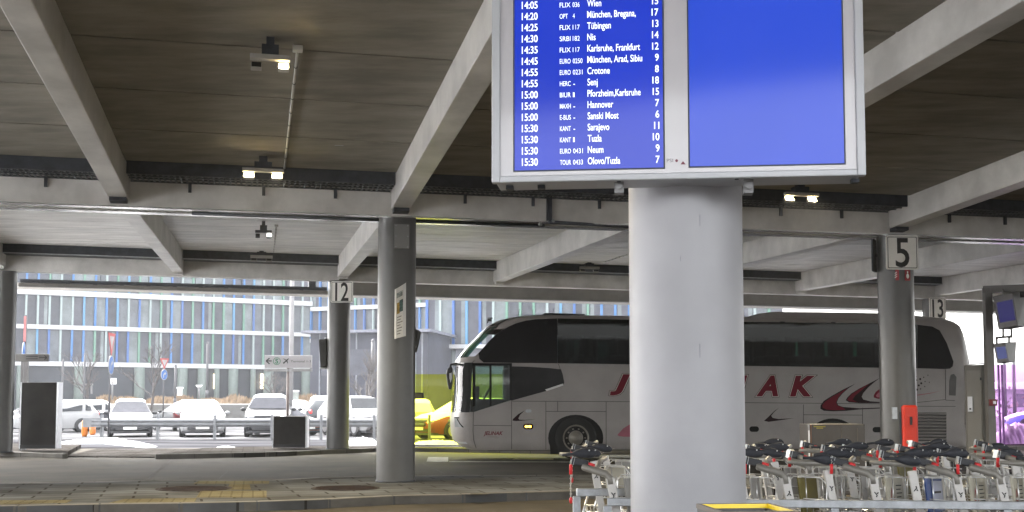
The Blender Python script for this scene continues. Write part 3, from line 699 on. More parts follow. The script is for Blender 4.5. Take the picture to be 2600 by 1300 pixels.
m = MB(); m.ell(G1(aa+.06, -.08, 4.6), .03, .03, .03); m.ell(G1(aa-.14, .05, 4.55), .035, .035, .035); m.build('clamp', galv, o)
# ------------------------------------------------------------------ the coach
Q0 = Vector(((1190-CX)/F*28.9, 28.9, 0)); Q1 = Vector(((2430-CX)/F*30.2, 30.2, 0))
lx = (Q1-Q0).normalized(); ly = Vector((-lx.y, lx.x, 0)); WB = 2.5
def bs(u, v, off=0.):      # pixel -> (along, z) on the plane of the near side, off = metres further in
    p = onplane(u, v, Q0+ly*off, ly); return (p-Q0).dot(lx), p.z
def bw(l, y, z): return Q0+lx*l+ly*y+Vector((0, 0, z))
def bl(u): return bs(u, 1000)[0]
def bzv(v): return bs(1300, v)[1]
busp = mat('coach_paint', (.335, .308, .292), .35, var=.07, scale=1.5, spec=.35, coat=.15)
busd = mat('coach_dark_trim', (.006, .006, .007), .2, spec=.06)
bglass = glass('coach_tinted_glass', (.19, .28, .25), .3); wglass = glass('coach_clear_glass', (.62, .70, .66)); teal = glass('coach_upper_windscreen', (.07, .22, .18))
maroon = mat('maroon_decal', (.16, .004, .018), .5, var=.05, spec=.1); mblack = mat('black_decal', (.018, .004, .007), .5, spec=.1); pinkd = mat('pink_decal', (.36, .09, .13), .4)
bus = thing('coach', 'white touring coach with maroon swooshes and large red lettering on its side', 'coach', bw(6, 1.25, 0))
#         v,    f_c,  f_s,  rear, inset
LV = [(1143, 1186, 1232, 2420, .05), (1136, 1168, 1212, 2432, .0), (1120, 1150, 1198, 2437, 0), (1100, 1145, 1193, 2440, 0), (1060, 1143, 1191, 2443, 0), (1046, 1146, 1192, 2444, 0),
      (1020, 1149, 1195, 2446, 0), (980, 1151.5, 1197, 2446, 0), (930, 1152, 1199, 2443, 0), (922, 1152, 1200, 2441, 0), (905, 1160, 1213, 2440, 0), (885, 1175, 1232, 2437, 0), (860, 1200, 1256, 2433, 0), (835, 1222, 1282, 2427, .01),
      (818, 1242, 1308, 2421, .03), (808, 1264, 1335, 2410, .07), (801, 1292, 1365, 2396, .14), (797, 1325, 1400, 2375, .3)]
V2Z = [bzv(r[0]) for r in LV]
def prof(z):
    for i in range(len(LV)-1):
        if z <= V2Z[i+1] or i == len(LV)-2:
            t = (z-V2Z[i])/(V2Z[i+1]-V2Z[i]); a, b = LV[i], LV[i+1]
            fc = bs(a[1]+(b[1]-a[1])*t, a[0]+(b[0]-a[0])*t, 1.25)[0]; fs = bl(a[2]+(b[2]-a[2])*t); rr = bs(a[3]-14+(b[3]-a[3])*t, 900, 1.0)[0]
            return fc, max(fs, fc+.05), rr, a[4]+(b[4]-a[4])*t
def nose(z, s, off=0.):        # s 0 near side .. 1 centre .. 2 far side
    fc, fs, rr, ins = prof(z); q = abs(1-s)
    e = (1-q**2.6)**(1/2.2)
    y = ins+(WB-2*ins)*s/2
    l = fs-(fs-fc)*e
    return bw(l-off*e, y+(off*(1-e) if s > 1 else -off*(1-e)), z)
SS = [0, .03, .1, .22, .4, .65, 1, 1.35, 1.6, 1.78, 1.9, 1.97, 2]
BRK = [bl(1300), bl(1415), bl(2330)]
def ring(z):
    fc, fs, rr, ins = prof(z)
    pts = [nose(z, s) for s in SS]
    br = [max(b, fs+.04+.02*i) for i, b in enumerate(BRK)]
    pts += [bw(l, WB-ins, z) for l in br]
    rc = .35
    for k in range(6): a = R(90-18*k); pts.append(bw(rr-rc+math.cos(a)*rc, WB-ins-rc+math.sin(a)*rc, z))
    for k in range(6): a = R(-18*k); pts.append(bw(rr-rc+math.cos(a)*rc, ins+rc+math.sin(a)*rc, z))
    pts += [bw(l, ins, z) for l in br[::-1]]
    return pts
NS = len(SS); iF = NS-1      # far side starts
body = MB(); rings = [ring(z) for z in V2Z]; n = len(rings[0])
zl = [r[0] for r in LV]
kA, kB = zl.index(1046), zl.index(922); kC, kD = zl.index(922), zl.index(818)
faces = []
for i in range(len(rings)-1):
    for k in range(n):
        j = (k+1) % n
        lower = kA <= i < kB and (k < NS-1 or k == NS-1 or k == n-1)       # cab windows: nose and first side stretch
        upper = (kB < i < kD) and (k in (NS+1, n-3))                        # saloon windows between the breaks
        upper = (i >= kB+0 and i < kD) and (k in (NS+1, n-3))
        upn = (kB+1 <= i < kD-1) and (k < NS-1)
        if lower or upper or upn: continue
        faces.append((i*n+k, i*n+j, (i+1)*n+j, (i+1)*n+k))
vs = [p for r in rings for p in r]
body.add(vs, faces, True)
body.add(rings[-1], [tuple(range(n))]); body.add(rings[0], [tuple(range(n))[::-1]])
bo = body.build('body', busp, bus)
ae = bo.modifiers.new('es', 'EDGE_SPLIT'); ae.split_angle = R(38)
# cab and saloon floors
fl_ = MB(); zf = V2Z[kA]-.02; zc_ = V2Z[kB]+.03
fl_.add([nose(zf, s) for s in SS]+[bw(12.6, WB-.03, zf), bw(12.6, .03, zf)], [tuple(range(NS+2))])
fl_.add([nose(zc_, s) for s in SS]+[bw(12.6, WB-.03, zc_), bw(12.6, .03, zc_)], [tuple(range(NS+2))])
fl_.box(bw(BRK[0]+.03, WB/2, (zf+zc_)/2), (.04, WB-.06, zc_-zf), lx, ly)
inner = mat('coach_interior', (.05, .05, .055), .8)
fl_.build('interior', inner, bus)
# driver place
ds = MB(); d0 = bl(1262)
ds.box(bw(d0+.1, .65, zf+.18), (.5, .5, .36), lx, ly); ds.box(bw(d0+.3, .65, zf+.7), (.16, .48, .9), lx, ly); ds.box(bw(d0+.33, .65, zf+1.22), (.12, .3, .22), lx, ly)
ds.build('driver_seat', inner, bus, bevel=.05)
da = MB(); da.box(bw(bl(1222), .9, zf+.1), (.5, 1.6, .5), lx, ly); st = circle(bw(bl(1243), .62, zf+.52), lx*.5+Vector((0, 0, .86)), ly, .22, 16)
da.tube(st+[st[0]], .018, 6); da.box(bw(bl(1215), .55, zf+.5), (.1, .3, .35), lx, ly); da.build('dashboard', inner, bus, bevel=.03)
se = MB(); k = 0
while BRK[1]+.2+k*.82 < BRK[2]:
    l = BRK[1]+.2+k*.82
    for y in (.55, 1.95): se.box(bw(l, y, zc_+.42), (.14, .95, .84), lx, ly); se.box(bw(l-.25, y, zc_+.1), (.45, .95, .2), lx, ly)
    k += 1
se.build('passenger_seats', mat('seat_fabric', (.03, .05, .065), .9), bus, bevel=.06)
def px(pts, y=0.): return [bw(*(lambda q: (q[0], y, q[1]))(bs(u, v, y))) for u, v in pts]
def panel(name, pts, m, off=-.006, t=.004, par=None, bev=0): mb = MB(); mb.prism(px(pts, off), ly, t); return mb.build(name, m, par or bus, bevel=bev)
def scr4(o, s, pts): return [(o[0]+x/s, o[1]+y/s) for x, y in pts]
# saloon window band
wf = [(1215, 897), (1217, 911), (1228, 920.5), (1415, 922.5), (1415, 808.5), (1399, 809), (1360, 810.5), (1335, 814), (1310, 821), (1292, 829), (1274, 839.5), (1258, 850), (1242, 866), (1228, 882)]
panel('front_side_window', wf, busd, -.012, .01)
panel('side_window', [(1416, 922.5), (2329, 935), (2329, 824.5), (2250, 821.5), (1900, 817.5), (1416, 808.5)], bglass, -.010, .004)
panel('rear_side_window', [(2330, 935), (2400, 937), (2412, 936), (2419, 930), (2421, 918), (2404, 871), (2386, 839), (2367, 829), (2330, 824.5)], busd, -.012, .01)
fw = MB(); zA, zB = bs(1416, 928)[1], bs(1416, 812)[1]
fw.hexa([bw(BRK[1], WB+.004, zA), bw(BRK[2], WB+.004, zA), bw(BRK[2], WB+.008, zA), bw(BRK[1], WB+.008, zA), bw(BRK[1], WB+.004, zB), bw(BRK[2], WB+.004, zB), bw(BRK[2], WB+.008, zB), bw(BRK[1], WB+.008, zB)])
fw.build('side_window', bglass, bus)
# window pillars inside
pi = MB()
for u in (1490, 1600, 1720, 1850, 1990, 2120, 2240):
    for y in (.02, WB-.02): pi.box(bw(bl(u), y, (zA+zB)/2), (.12, .02, zB-zA), lx, ly)
pi.box(bw((BRK[1]+BRK[2])/2, .3, zB-.28), (BRK[2]-BRK[1], .5, .22), lx, ly); pi.box(bw((BRK[1]+BRK[2])/2, WB-.3, zB-.28), (BRK[2]-BRK[1], .5, .22), lx, ly)
pi.build('interior_trim', inner, bus)
# reflections live in real glazing; lower cab glazing and its pillars
nz = [V2Z[kA]-.01+(V2Z[kB]-V2Z[kA]+.02)*i/4 for i in range(5)]
m = MB(); m.grid([[nose(z, s, .012) for s in (.1, .22, .4, .65, 1, 1.35, 1.6, 1.78, 1.9)] for z in nz]); m.build('windscreen', wglass, bus)
zu = [V2Z[zl.index(905)]-.02+(V2Z[zl.index(835)]-V2Z[zl.index(905)]+.1)*i/6 for i in range(7)]
m = MB(); m.grid([[nose(z, s, .012) for s in (.09, .15, .25, .4, .65, 1, 1.35, 1.6, 1.75, 1.85, 1.91)] for z in zu]); m.build('upper_windscreen', teal, bus)
zt_u = [zu[-1]+.005+(V2Z[-1]-zu[-1]+.012)*i/5 for i in range(6)]
m = MB(); m.grid([[nose(min(z, V2Z[-1]), s, .014)+Vector((0, 0, .008)) for s in (.12, .25, .4, .65, 1, 1.35, 1.6, 1.75, 1.88)] for z in zt_u]); m.build('roof_brow', busd, bus)
m = MB(); m.grid([[nose(z, s, .01) for s in (0.0, .03, .085)] for z in nz]); m.grid([[nose(z, s, .01) for s in (1.915, 1.97, 2.0)] for z in nz]); m.build('windscreen_pillar', busd, bus)
pw = panel('driver_window', [(1204, 1046), (1297, 1017), (1297, 924.5), (1204, 924.5)], wglass, -.004, .004)
m = MB()
for (u0, u1) in ((1243, 1248), (1200, 1207), (1294, 1300)):
    m.prism(px([(u0, 1032 if u0 < 1290 else 1017), (u1, 1030 if u0 < 1290 else 1016), (u1, 924), (u0, 924)], -.008), ly, .03)
m.prism(px([(1200, 927), (1300, 927), (1300, 922), (1200, 922)], -.007), ly, .02)
m.build('window_pillar', busd, bus)
panel('side_panel', [(1197, 1048), (1300, 1048), (1300, 1015.5), (1290, 1018)], busp, -.003, .02)
panel('rear_cab_window', scr4((1100, 750), 2.342, [(468, 422), (560, 424), (690, 432), (760, 440), (770, 470), (779, 520), (765, 540), (660, 572), (468, 625)]), mat('dark_glazing', (.012, .012, .013), .15, spec=.12, var=.5, scale=1.2), -.008, .006)
panel('dealer_sticker', [(1384, 989), (1429, 974), (1430, 979), (1388, 993)], white, -.011, .002)
m = MB()
fz = bs(1300, 1000)[1]; m.box(bw(bl(1300), WB-.01, fz), (2.0, .02, V2Z[kB]-V2Z[kA]), lx, ly)
bw_far = MB(); bw_far.box(bw(bl(1250), WB+.006, (V2Z[kA]+V2Z[kB])/2), (1.0, .006, V2Z[kB]-V2Z[kA]+.05), lx, ly); bw_far.build('door_window', wglass, bus)
# panel seams
m = MB()
def seam(a, b, w_=.012):
    p, q = px([a, b], -.0025); m.bar(p, q, w_, .006, up=ly)
for a, b in (((1299, 1016), (1299, 1141)), ((1386, 1019), (1386, 1141)), ((1416, 1020), (1416, 1044)), ((1539, 1019), (1539, 1140)), ((1386, 1044.5), (1539, 1045)), ((1300, 1018.5), (1600, 1020)), ((1600, 1020), (2330, 1026)),
             ((1203, 1080), (1299, 1081)), ((2040, 1027), (2040, 1150)), ((2190, 1035), (2190, 1150)), ((2040, 1053), (2190, 1054)), ((2328, 1022), (2400, 1014.5)), ((2401, 1015), (2401, 938)), ((2330, 1031.5), (2426, 1032)), ((2401, 1016), (2424, 1017)),
             ((1202, 1046), (1201, 1095)), ((1201, 1095), (1203, 1118)), ((1203, 1118), (1209, 1138)), ((1310, 800), (1382, 800)), ((1418, 924), (1432, 968)), ((1205, 915), (1197, 923))): seam(a, b)
m.build('panel_seams', mat('seam_dark', (.035, .03, .028), .8), bus)
# doors, handles, lamps
for (u, v, w_, h_, mm, nm) in ((1342, 1043.5, 15, 8, galv, 'lock'), (1915, 1089.5, 25, 14, busd, 'hatch_handle'), (2228, 1091, 26, 14, busd, 'hatch_handle'), (1341, 1083, 26, 14, busd, 'side_marker')):
    c = px([(u, v)], -.006)[0]; mb = MB(); mb.prism(rrect(c, lx, bz, w_/F*29.2, h_/F*29.2, h_/F*29.2*.49, 5), ly, .02); hd = mb.build(nm, mm, bus)
    if nm == 'side_marker':
        mb = MB()
        for du in (-4, 4): mb.prism(rrect(px([(u+du, v)], -.012)[0], lx, bz, .075, .055, .02), ly, .008)
        mb.build('indicator_lens', mat('amber_lit', (1, .42, .03), .4, emit=2.2), hd)
# engine grille
gr = panel('engine_grille', [(2331, 1120), (2403, 1121), (2403, 1047.5), (2331, 1047)], mat('grille_dark', (.05, .046, .042), .6), -.006, .004)
m = MB()
for k in range(9): p, q = px([(2331, 1051+k*8), (2402, 1051.5+k*8)], -.012); m.bar(p, q, .055, .01, up=ly*.8+bz*.6)
m.build('grille_slats', busp, gr)
panel('rear_vent', scr4((2040, 900), 5.6, [(2070, 580), (2165, 585), (2175, 320), (2140, 275), (2095, 290), (2075, 380)]), mat('vent_dark', (.10, .095, .09), .5), -.006, .004, bev=0)
m = MB(); rr0 = prof(bzv(1050))[2]
rows = []
for i in range(5):
    z = bzv(1018)+(bzv(1080)-bzv(1018))*i/4; rows.append([bw(prof(z)[2]-.35+math.cos(R(a))*.362, .35-math.sin(R(a))*.362, z) for a in (85, 65, 45, 25, 5, -10)])
m.grid(rows); m.build('tail_light', mat('tail_light_red', (.10, .008, .012), .2, coat=.5), bus)
# roof pod, antennas, camera, mirror
m = MB(); zz = bs(2000, 789)[1]; rz_ = bs(1600, 799)[1]-.08
prof_ = [(1897, 806), (1915, 800), (1940, 793), (1976, 788.5), (2100, 789.5), (2240, 792), (2330, 798), (2400, 806), (2421, 812)]
top = [bs(u, v, .5) for u, v in prof_]
lo_r = [[bw(l, y, (z-.02 if y in (.62, 1.88) else z) if y not in (.3, 2.2) else rz_) for y in (.3, .62, .9, 1.6, 1.88, 2.2)] for l, z in top]
m.grid(lo_r); m.build('roof_unit', busp, bus)
m = MB(); p = [bs(u, v, .4) for u, v in ((1380, 799), (1383, 794.5), (1484, 797), (1486, 801))]
m.prism([bw(l, .4, z) for l, z in p], ly, 1.5); m.build('roof_hatch', busd, bus)
m = MB()
for u, v0, v1, s in ((1315, 799, 784, 4), (1353, 799, 786, 0), (1403, 795, 783, 3)):
    a = bs(u, v0, .8); b = bs(u+s, v1, .8); m.tube([bw(a[0], .8, a[1]-.05), bw(b[0], .8, b[1])], [.012, .005], 6)
m.build('antenna', black, bus)
m = MB(); a = bs(1243, 813, .8); m.box(bw(a[0], .8, a[1]), (.1, .12, .07), lx, ly); m.tube([bw(a[0]-.06, .75, a[1]-.08), bw(a[0]-.04, .75, a[1]+.06), bw(a[0]+.07, .75, a[1]+.05)], .015, 6); m.build('roof_camera', black, bus)
m = MB(); mp_ = [bs(u, v, .15) for u, v in ((1135, 938), (1140, 932), (1147, 931), (1150, 938), (1149, 975), (1146, 989), (1140, 989), (1136, 970), (1133, 950))]
m.prism([bw(l, .1, z) for l, z in mp_], ly, .22); mr = m.build('mirror', black, bus, bevel=.02)
m = MB(); m.tube([nose(bzv(920), .5, -.02), bw(mp_[2][0]-.02, .3, bzv(926)), bw(mp_[2][0]-.03, .22, bzv(934))], .03, 8); m.build('mirror_arm', black, mr)
m = MB(); m.prism([bw(l, .09, z) for l, z in [bs(u, v, .09) for u, v in ((1141, 948), (1147, 946), (1148, 960), (1144, 972), (1141, 960))]], ly, .012); m.build('mirror_glass', alu, mr)
# headlight, fog lamp, bumper lip
m = MB(); hz = [bzv(1085)+(bzv(1062)-bzv(1085))*i/3 for i in range(4)]
m.grid([[nose(z, s, .014) for s in (.06+.05*i, .13+.02*i, .22, .32)] for i, z in enumerate(hz)]); m.build('headlight', mat('headlight_glass', (.5, .52, .52), .08, .3, coat=.6), bus)
m = MB(); m.grid([[nose(z, s, .018) for s in (.03+.05*i, .06+.05*i)] for i, z in enumerate(hz)]); m.grid([[nose(hz[-1]+dz, s, .017) for s in (.12, .2, .33)] for dz in (0, .03)]); m.build('headlight_surround', busd, bus)
m = MB(); m.grid([[nose(bzv(v), s, .02) for s in (.05, .12, .25, .5, 1)] for v in (1127, 1122)]); m.build('fog_lamp', alu, bus)
# wheels and arches
def wheel(u, v, rpx, name='wheel'):
    c = px([(u, v)], 0)[0]; r = rpx/F*29.3
    aw = MB(); ar = [c+lx*math.cos(R(a))*r*1.30+bz*math.sin(R(a))*r*1.08 for a in range(-20, 201, 10)]; ar += [c-lx*r*1.2-bz*r*.75, c+lx*r*1.2-bz*r*.75]
    aw.prism([p-ly*.003 for p in ar], ly, .002); aw.build('wheel_arch', mat('arch_black', (.006, .006, .006), .9), bus)
    wm = MB(); nn = 36
    prf = [(.30, .62), (.86, .66), (.97, .58), (1, .45), (1, .12), (.97, 0), (.88, -.05), (.66, -.05), (.62, -.02)]
    rows = [[c+ly*(y*.42-.02)+(lx*math.cos(2*math.pi*k/nn)+bz*math.sin(2*math.pi*k/nn))*r*q for k in range(nn)] for q, y in prf]
    wm.grid(rows, True, True); w_ = wm.build(name, rubber, bus)
    rm = MB(); prf = [(.64, -.03), (.60, -.005), (.52, .03), (.36, .05), (.33, -.02), (.30, -.09), (.17, -.10), (.16, -.14), (.01, -.14)]
    rows = [[c+ly*(y*.6-.015)+(lx*math.cos(2*math.pi*k/nn)+bz*math.sin(2*math.pi*k/nn))*r*q for k in range(nn)] for q, y in prf]
    rm.grid(rows, True, True)
    for k in range(10):
        a = 2*math.pi*k/10; q = c+(lx*math.cos(a)+bz*math.sin(a))*r*.43; rm.tube([q+ly*.01, q-ly*.05], .022, 6)
    rm.build('rim', mat('rim_cream', (.22, .20, .17), .45, .2, var=.15, scale=8), w_)
wheel(1462, 1112, 54)
wheel(2115, 1119, 53)
m = MB(); m.box(bw(6.3, WB/2, .36), (11.6, 2.2, .2), lx, ly); m.build('chassis', busd, bus)
# decals
def decal(name, polys, mm, off): 
    mb = MB()
    for p in polys: mb.prism(px(p, off), ly, .0015)
    return mb.build(name, mm, bus)
s1 = [(740, 415), (560, 500), (400, 590), (290, 660), (245, 720), (240, 770), (290, 800), (420, 808), (600, 802), (800, 782), (1090, 768), (1090, 755), (800, 766), (560, 746), (495, 722), (475, 680), (500, 620), (560, 550), (640, 480)]
s1i = [(700, 440), (560, 515), (400, 605), (310, 670), (270, 720), (275, 758), (330, 782), (440, 792), (600, 788), (560, 750), (485, 725), (465, 680), (492, 618), (552, 546), (630, 478)]
s2 = [(1088, 333), (960, 400), (800, 480), (680, 555), (625, 610), (600, 650), (650, 680), (800, 692), (1098, 692), (1098, 676), (950, 666), (850, 640), (828, 600), (850, 550), (920, 470), (1000, 400)]
s2i = [(940, 412), (800, 487), (690, 560), (640, 612), (622, 645), (660, 668), (760, 678), (700, 640), (740, 580), (840, 500)]
s3 = [(1100, 478), (1030, 530), (1000, 580), (1000, 610), (1050, 628), (1100, 632)]
C6 = lambda p: scr4((2040, 900), 5.6, p)
decal('swoosh', [C6(s1), C6(s2)], mblack, -.0045); decal('swoosh', [C6(s1i), C6(s2i), C6(s3)], maroon, -.006)
decal('swoosh', [C6([(1100, 520), (1060, 550), (1030, 585), (1045, 608), (1100, 612)]), C6([(1620, 585), (1800, 556), (1950, 518), (1800, 548), (1620, 572)]), scr4((1530, 900), 4.366, [(165, 890), (180, 905), (240, 912), (420, 912), (420, 740), (310, 770), (230, 820)])], pinkd, -.0075)
decal('swoosh', [scr4((1530, 900), 4.366, [(1960, 588), (1900, 630), (1840, 690), (1790, 735), (1840, 747), (1950, 732), (2125, 706), (1950, 716), (1885, 703), (1870, 680), (1900, 640)]),
       scr4((1180, 1020), 9.2, [(1400, 205), (1250, 290), (1130, 400), (1115, 440), (1200, 452), (1400, 438), (1680, 402), (1400, 426), (1275, 418), (1252, 390), (1290, 310)])], mblack, -.0045)
mb = MB()
for (x, y, r_) in ((1660, 350, 15), (1610, 365, 11), (1675, 410, 15), (1640, 440, 14), (1615, 500, 15), (1730, 385, 8), (1725, 455, 8), (1770, 295, 8), (1710, 325, 9), (1790, 395, 7), (1665, 490, 9), (1600, 315, 9)):
    mb.prism(circle(px([C6([(x, y)])[0]], -.0045)[0], lx, bz, r_/5.6/F*30, 10), ly, .0015)
mb.build('dot_decals', mblack, bus)
LT = [('J', 1545, 1605), ('E', 1624, 1690), ('L', 1706, 1762), ('I', 1780, 1812), ('N', 1828, 1902), ('A', 1915, 1979), ('K', 2002, 2078)]
for nm, bold, off, mm in (('lettering_outline', .09, -.0045, mblack), ('lettering_inline', .073, -.006, mat('inline_cream', (.6, .55, .5), .4)), ('lettering', .052, -.0075, maroon)):
    mb = MB()
    for ch, u0, u1 in LT:
        vb = 1005+(u0-1547)/533*4; base = px([(u0, vb)], off)[0]; b2 = px([(u1, vb)], off)[0]; tp_ = px([(u0, vb-58)], off)[0]
        vs, fs = _textmesh(ch, bold, .28); ref, _ = _textmesh(ch, .09, .28)
        x0 = min(v.x for v in ref); x1 = max(v.x for v in ref); y0 = min(v.y for v in ref); y1 = max(v.y for v in ref)
        sx = (b2-base).length/(x1-x0); sz = (tp_-base).length/(y1-y0)
        o_ = px([(u0, vb+1)], off)[0]
        mb.add([o_+lx*((v.x-x0)*sx)+bz*((v.y-y0)*sz) for v in vs], fs)
    mb.build(nm, mm, bus)
mb = MB(); b0 = px([(1228, 1104.5)], -.006)[0]; text(mb, 'JELINAK', b0, lx, bz, 9/F*29, width=49/F*29, bold=.02, shear=.25); mb.build('small_lettering', maroon, bus)
mb = MB()
for k, (a, b) in enumerate(((1236, 1262), (1238, 1267), (1255, 1266))): p, q = px([(a, 1107.5+k*2.4), (b, 1107.7+k*2.4)], -.005); mb.bar(p, q, .012, .002, up=ly)
mb.build('small_print', mat('faint_print', (.3, .27, .25), .6), bus)
# ------------------------------------------------------------------ office building across the car park
bandm = mat('white_band', (.40, .40, .41), .6, var=.03)
gl_d = [mat('office_glass_'+n_, c, .3, var=.25, scale=.6, spec=.2) for n_, c in (('grey', (.072, .074, .092)), ('dark', (.053, .057, .071)), ('pale', (.155, .175, .182)), ('mist', (.105, .116, .13)))]
FINC = [mat('fin_'+n_, c, .5, var=.05) for n_, c in (('blue', (.025, .125, .33)), ('deep_blue', (.022, .085, .27)), ('mint', (.085, .20, .145)), ('pale', (.24, .29, .29)), ('sky', (.05, .18, .33)))]
fram = mat('facade_frame', (.15, .16, .185), .5)
rnd = random.Random(3)
def facade(root, P, Q, floors, nwin, out, fin_w=.2, fin_d=.35, pale=.36, wl='window'):
    """windows between P and Q on each floor (z0, z1), each with its coloured fin; out points to us"""
    d = (Q-P); L = d.length; d = d/L; w_ = L/nwin
    for z0, z1 in floors:
        for k in range(nwin):
            c = P+d*(k+.5)*w_; sh = rnd.random()
            mi = 2 if sh < pale*.6 else (3 if sh < pale else (0 if sh < .75 else 1))
            m = MB(); m.box(Vector((c.x, c.y, (z0+z1)/2))-out*.2, (w_, .1, z1-z0), d, out)
            wn_ = m.build(wl, gl_d[mi], root)
            m = MB(); q = P+d*(k*w_); m.box(Vector((q.x, q.y, (z0+z1)/2))+out*(fin_d/2-.14), (fin_w, fin_d, z1-z0-.02), d, out)
            m.build('fin', FINC[rnd.choice((0, 0, 1, 2, 2, 3, 3, 4))], wn_)
            if mi in (0, 1) and rnd.random() < .5:
                m = MB(); m.box(Vector((c.x+w_*.2*rnd.choice((-1, 1)), c.y, (z0+z1)/2))-out*.13, (w_*.28, .03, (z1-z0)*.96), d, out); m.build('curtain', gl_d[2], wn_)
def band(root, P, Q, z0, z1, out, dep=.5):
    d = (Q-P).normalized(); c = (P+Q)/2; m = MB(); m.box(Vector((c.x, c.y, (z0+z1)/2))+out*(dep/2-.2), ((Q-P).length+.02, dep, z1-z0), d, out); return m.build('floor_band', bandm, root)
# pixel rows of the white bands at u=45 and u=790
PA, PB = at(-60, 900, 114), at(790, 900, 130); dA = (PB-PA); dA.z = 0; dA.normalize(); oA = Vector((dA.y, -dA.x, 0))
PA.z = PB.z = 0
def zrow(v, u, P, n): return onplane(u, v, P, n).z
nA = oA
zb = [(zrow(932, 300, PA, nA), zrow(920.5, 300, PA, nA)), (zrow(841, 300, PA, nA), zrow(830.5, 300, PA, nA)), (zrow(757, 300, PA, nA), zrow(744.5, 300, PA, nA))]
off = thing('office_building', 'long white banded office building with blue and green window fins across the car park', 'office building', ((PA+PB)/2))
fl3 = zb[2][1]+ (zb[2][0]-zb[1][1])
for z0, z1 in zb: band(off, PA, PB, z0, z1, oA)
band(off, PA, PB, fl3, fl3+.5, oA)
facade(off, PA, PB, [(zb[0][1], zb[1][0]), (zb[1][1], zb[2][0]), (zb[2][1], fl3)], 31, oA)
m = MB(); c = (PA+PB)/2; m.box(Vector((c.x, c.y, (fl3+.5)/2))-oA*7.5, ((PB-PA).length, 14, fl3+.5), dA, oA); m.build('building_core', fram, off)
gm = mat('ground_floor_glass', (.028, .032, .042), .3, var=.3, scale=.25, spec=.2)
m = MB(); m.box(Vector((c.x, c.y, zb[0][0]/2))-oA*.35, ((PB-PA).length, .15, zb[0][0]-.02), dA, oA); m.build('ground_floor_glazing', gm, off)
pilm = mat('pale_green_pillar', (.10, .125, .112), .6, var=.1)
for u in (55, 200, 352, 461, 512, 548, 590, 640, 679, 775):
    q = onplane(u, 1000, PA, nA); m = MB(); m.tube([Vector((q.x, q.y, 0))+oA*.3, Vector((q.x, q.y, zb[0][0]))+oA*.3], .55 if u not in (548, 640) else .3, 12); m.build('pillar', pilm, off)
warm = mat('warm_wall_light', (1, .75, .45), .5, emit=2.)
for u in (583, 664, 545):
    q = onplane(u, 968, PA, nA); m = MB(); m.box(Vector((q.x, q.y, q.z))+oA*.1, (.25, .1, 1.6), dA, oA); m.build('wall_light', warm, off)
# inner wing meeting it at a corner
PC = at(1090, 900, 124); PC.z = 0; dC = (PC-PB).normalized(); oC = Vector((dC.y, -dC.x, 0))
wing = thing('office_building', 'set back office wing between the dark hall and the long banded building', 'office building', (PB+PC)/2)
zw = [(zrow(787, 880, PB, oC), zrow(777, 880, PB, oC))]
zlow = (zrow(868, 880, PB, oC), zrow(858, 880, PB, oC))
band(wing, PB, PC, *zw[0], oC); band(wing, PB, PC, *zlow, oC)
facade(wing, PB, PC, [(zlow[1], zw[0][0]), (zw[0][1], zw[0][1]+3.6)], 13, oC, fin_w=.18)
m = MB(); c = (PB+PC)/2; m.box(Vector((c.x, c.y, 9))-oC*6, ((PC-PB).length, 11, 18), dC, oC); m.build('building_core', fram, wing)
# nearer wing with the rounded white sill
PD, PE = at(1084, 900, 104), at(1990, 900, 100); PD.z = PE.z = 0; dD = (PE-PD).normalized(); oD = Vector((dD.y, -dD.x, 0))
near_w = thing('office_building', 'nearer office wing with blue fins rising behind the coach roof', 'office building', (PD+PE)/2)
z0 = zrow(885, 1200, PD, oD); z1 = zrow(875, 1200, PD, oD)
band(near_w, PD, PE, z0, z1, oD, .8)
facade(near_w, PD, PE, [(z1, z1+4.9)], 26, oD, fin_w=.22, pale=.35)
m = MB(); c = (PD+PE)/2; m.box(Vector((c.x, c.y, 7.5))-oD*7.5, ((PE-PD).length, 14, 15), dD, oD); m.build('building_core', fram, near_w)
m = MB(); m.box(Vector((c.x, c.y, z0/2))-oD*.45, ((PE-PD).length, .2, z0-.02), dD, oD); m.build('ground_floor_glazing', mat('lilac_glass', (.26, .265, .31), .5, var=.2, scale=.3), near_w)
for u in (1110, 1150, 1178):
    q = onplane(u, 900, PD, oD); m = MB(); m.box(Vector((q.x, q.y, z0/2))-oD*.3, (.35, .2, z0-.02), dD, oD); m.build('window_curtain', gl_d[2], near_w)
# grey hall in front
HA, HB = at(788, 900, 98), at(1086, 900, 96); HA.z = HB.z = 0; dH = (HB-HA).normalized(); oH = Vector((dH.y, -dH.x, 0))
hall = thing('glass_hall', 'low dark grey blue hall with a flat pale roof edge in front of the offices', 'hall', (HA+HB)/2)
zh = zrow(846, 900, HA, oH); zt2 = zrow(839, 900, HA, oH)
m = MB(); c = (HA+HB)/2; m.box(Vector((c.x, c.y, zh/2))-oH*6, ((HB-HA).length, 12, zh), dH, oH); m.build('wall', mat('hall_facade', (.05, .052, .07), .4, var=.25, scale=.3, spec=.2), hall)
m = MB(); m.box(Vector((c.x, c.y, (zh+zt2)/2))-oH*5.6, ((HB-HA).length+1, 13, zt2-zh), dH, oH); m.build('roof', mat('hall_roof_edge', (.15, .155, .19), .6), hall)
for u in (812, 850, 905, 960, 1010, 1055, 1072):
    q = onplane(u, 950, HA, oH); m = MB(); m.box(Vector((q.x, q.y, zh/2))+oH*.05, (.12, .1, zh-.02), dH, oH); m.build('mullion', fram, hall)
m = MB(); q = onplane(895, 920, HA, oH); m.box(Vector((q.x, q.y, q.z))+oH*.06, (5.5, .1, 2.2), dH, oH); m.build('window', gl_d[0], hall)
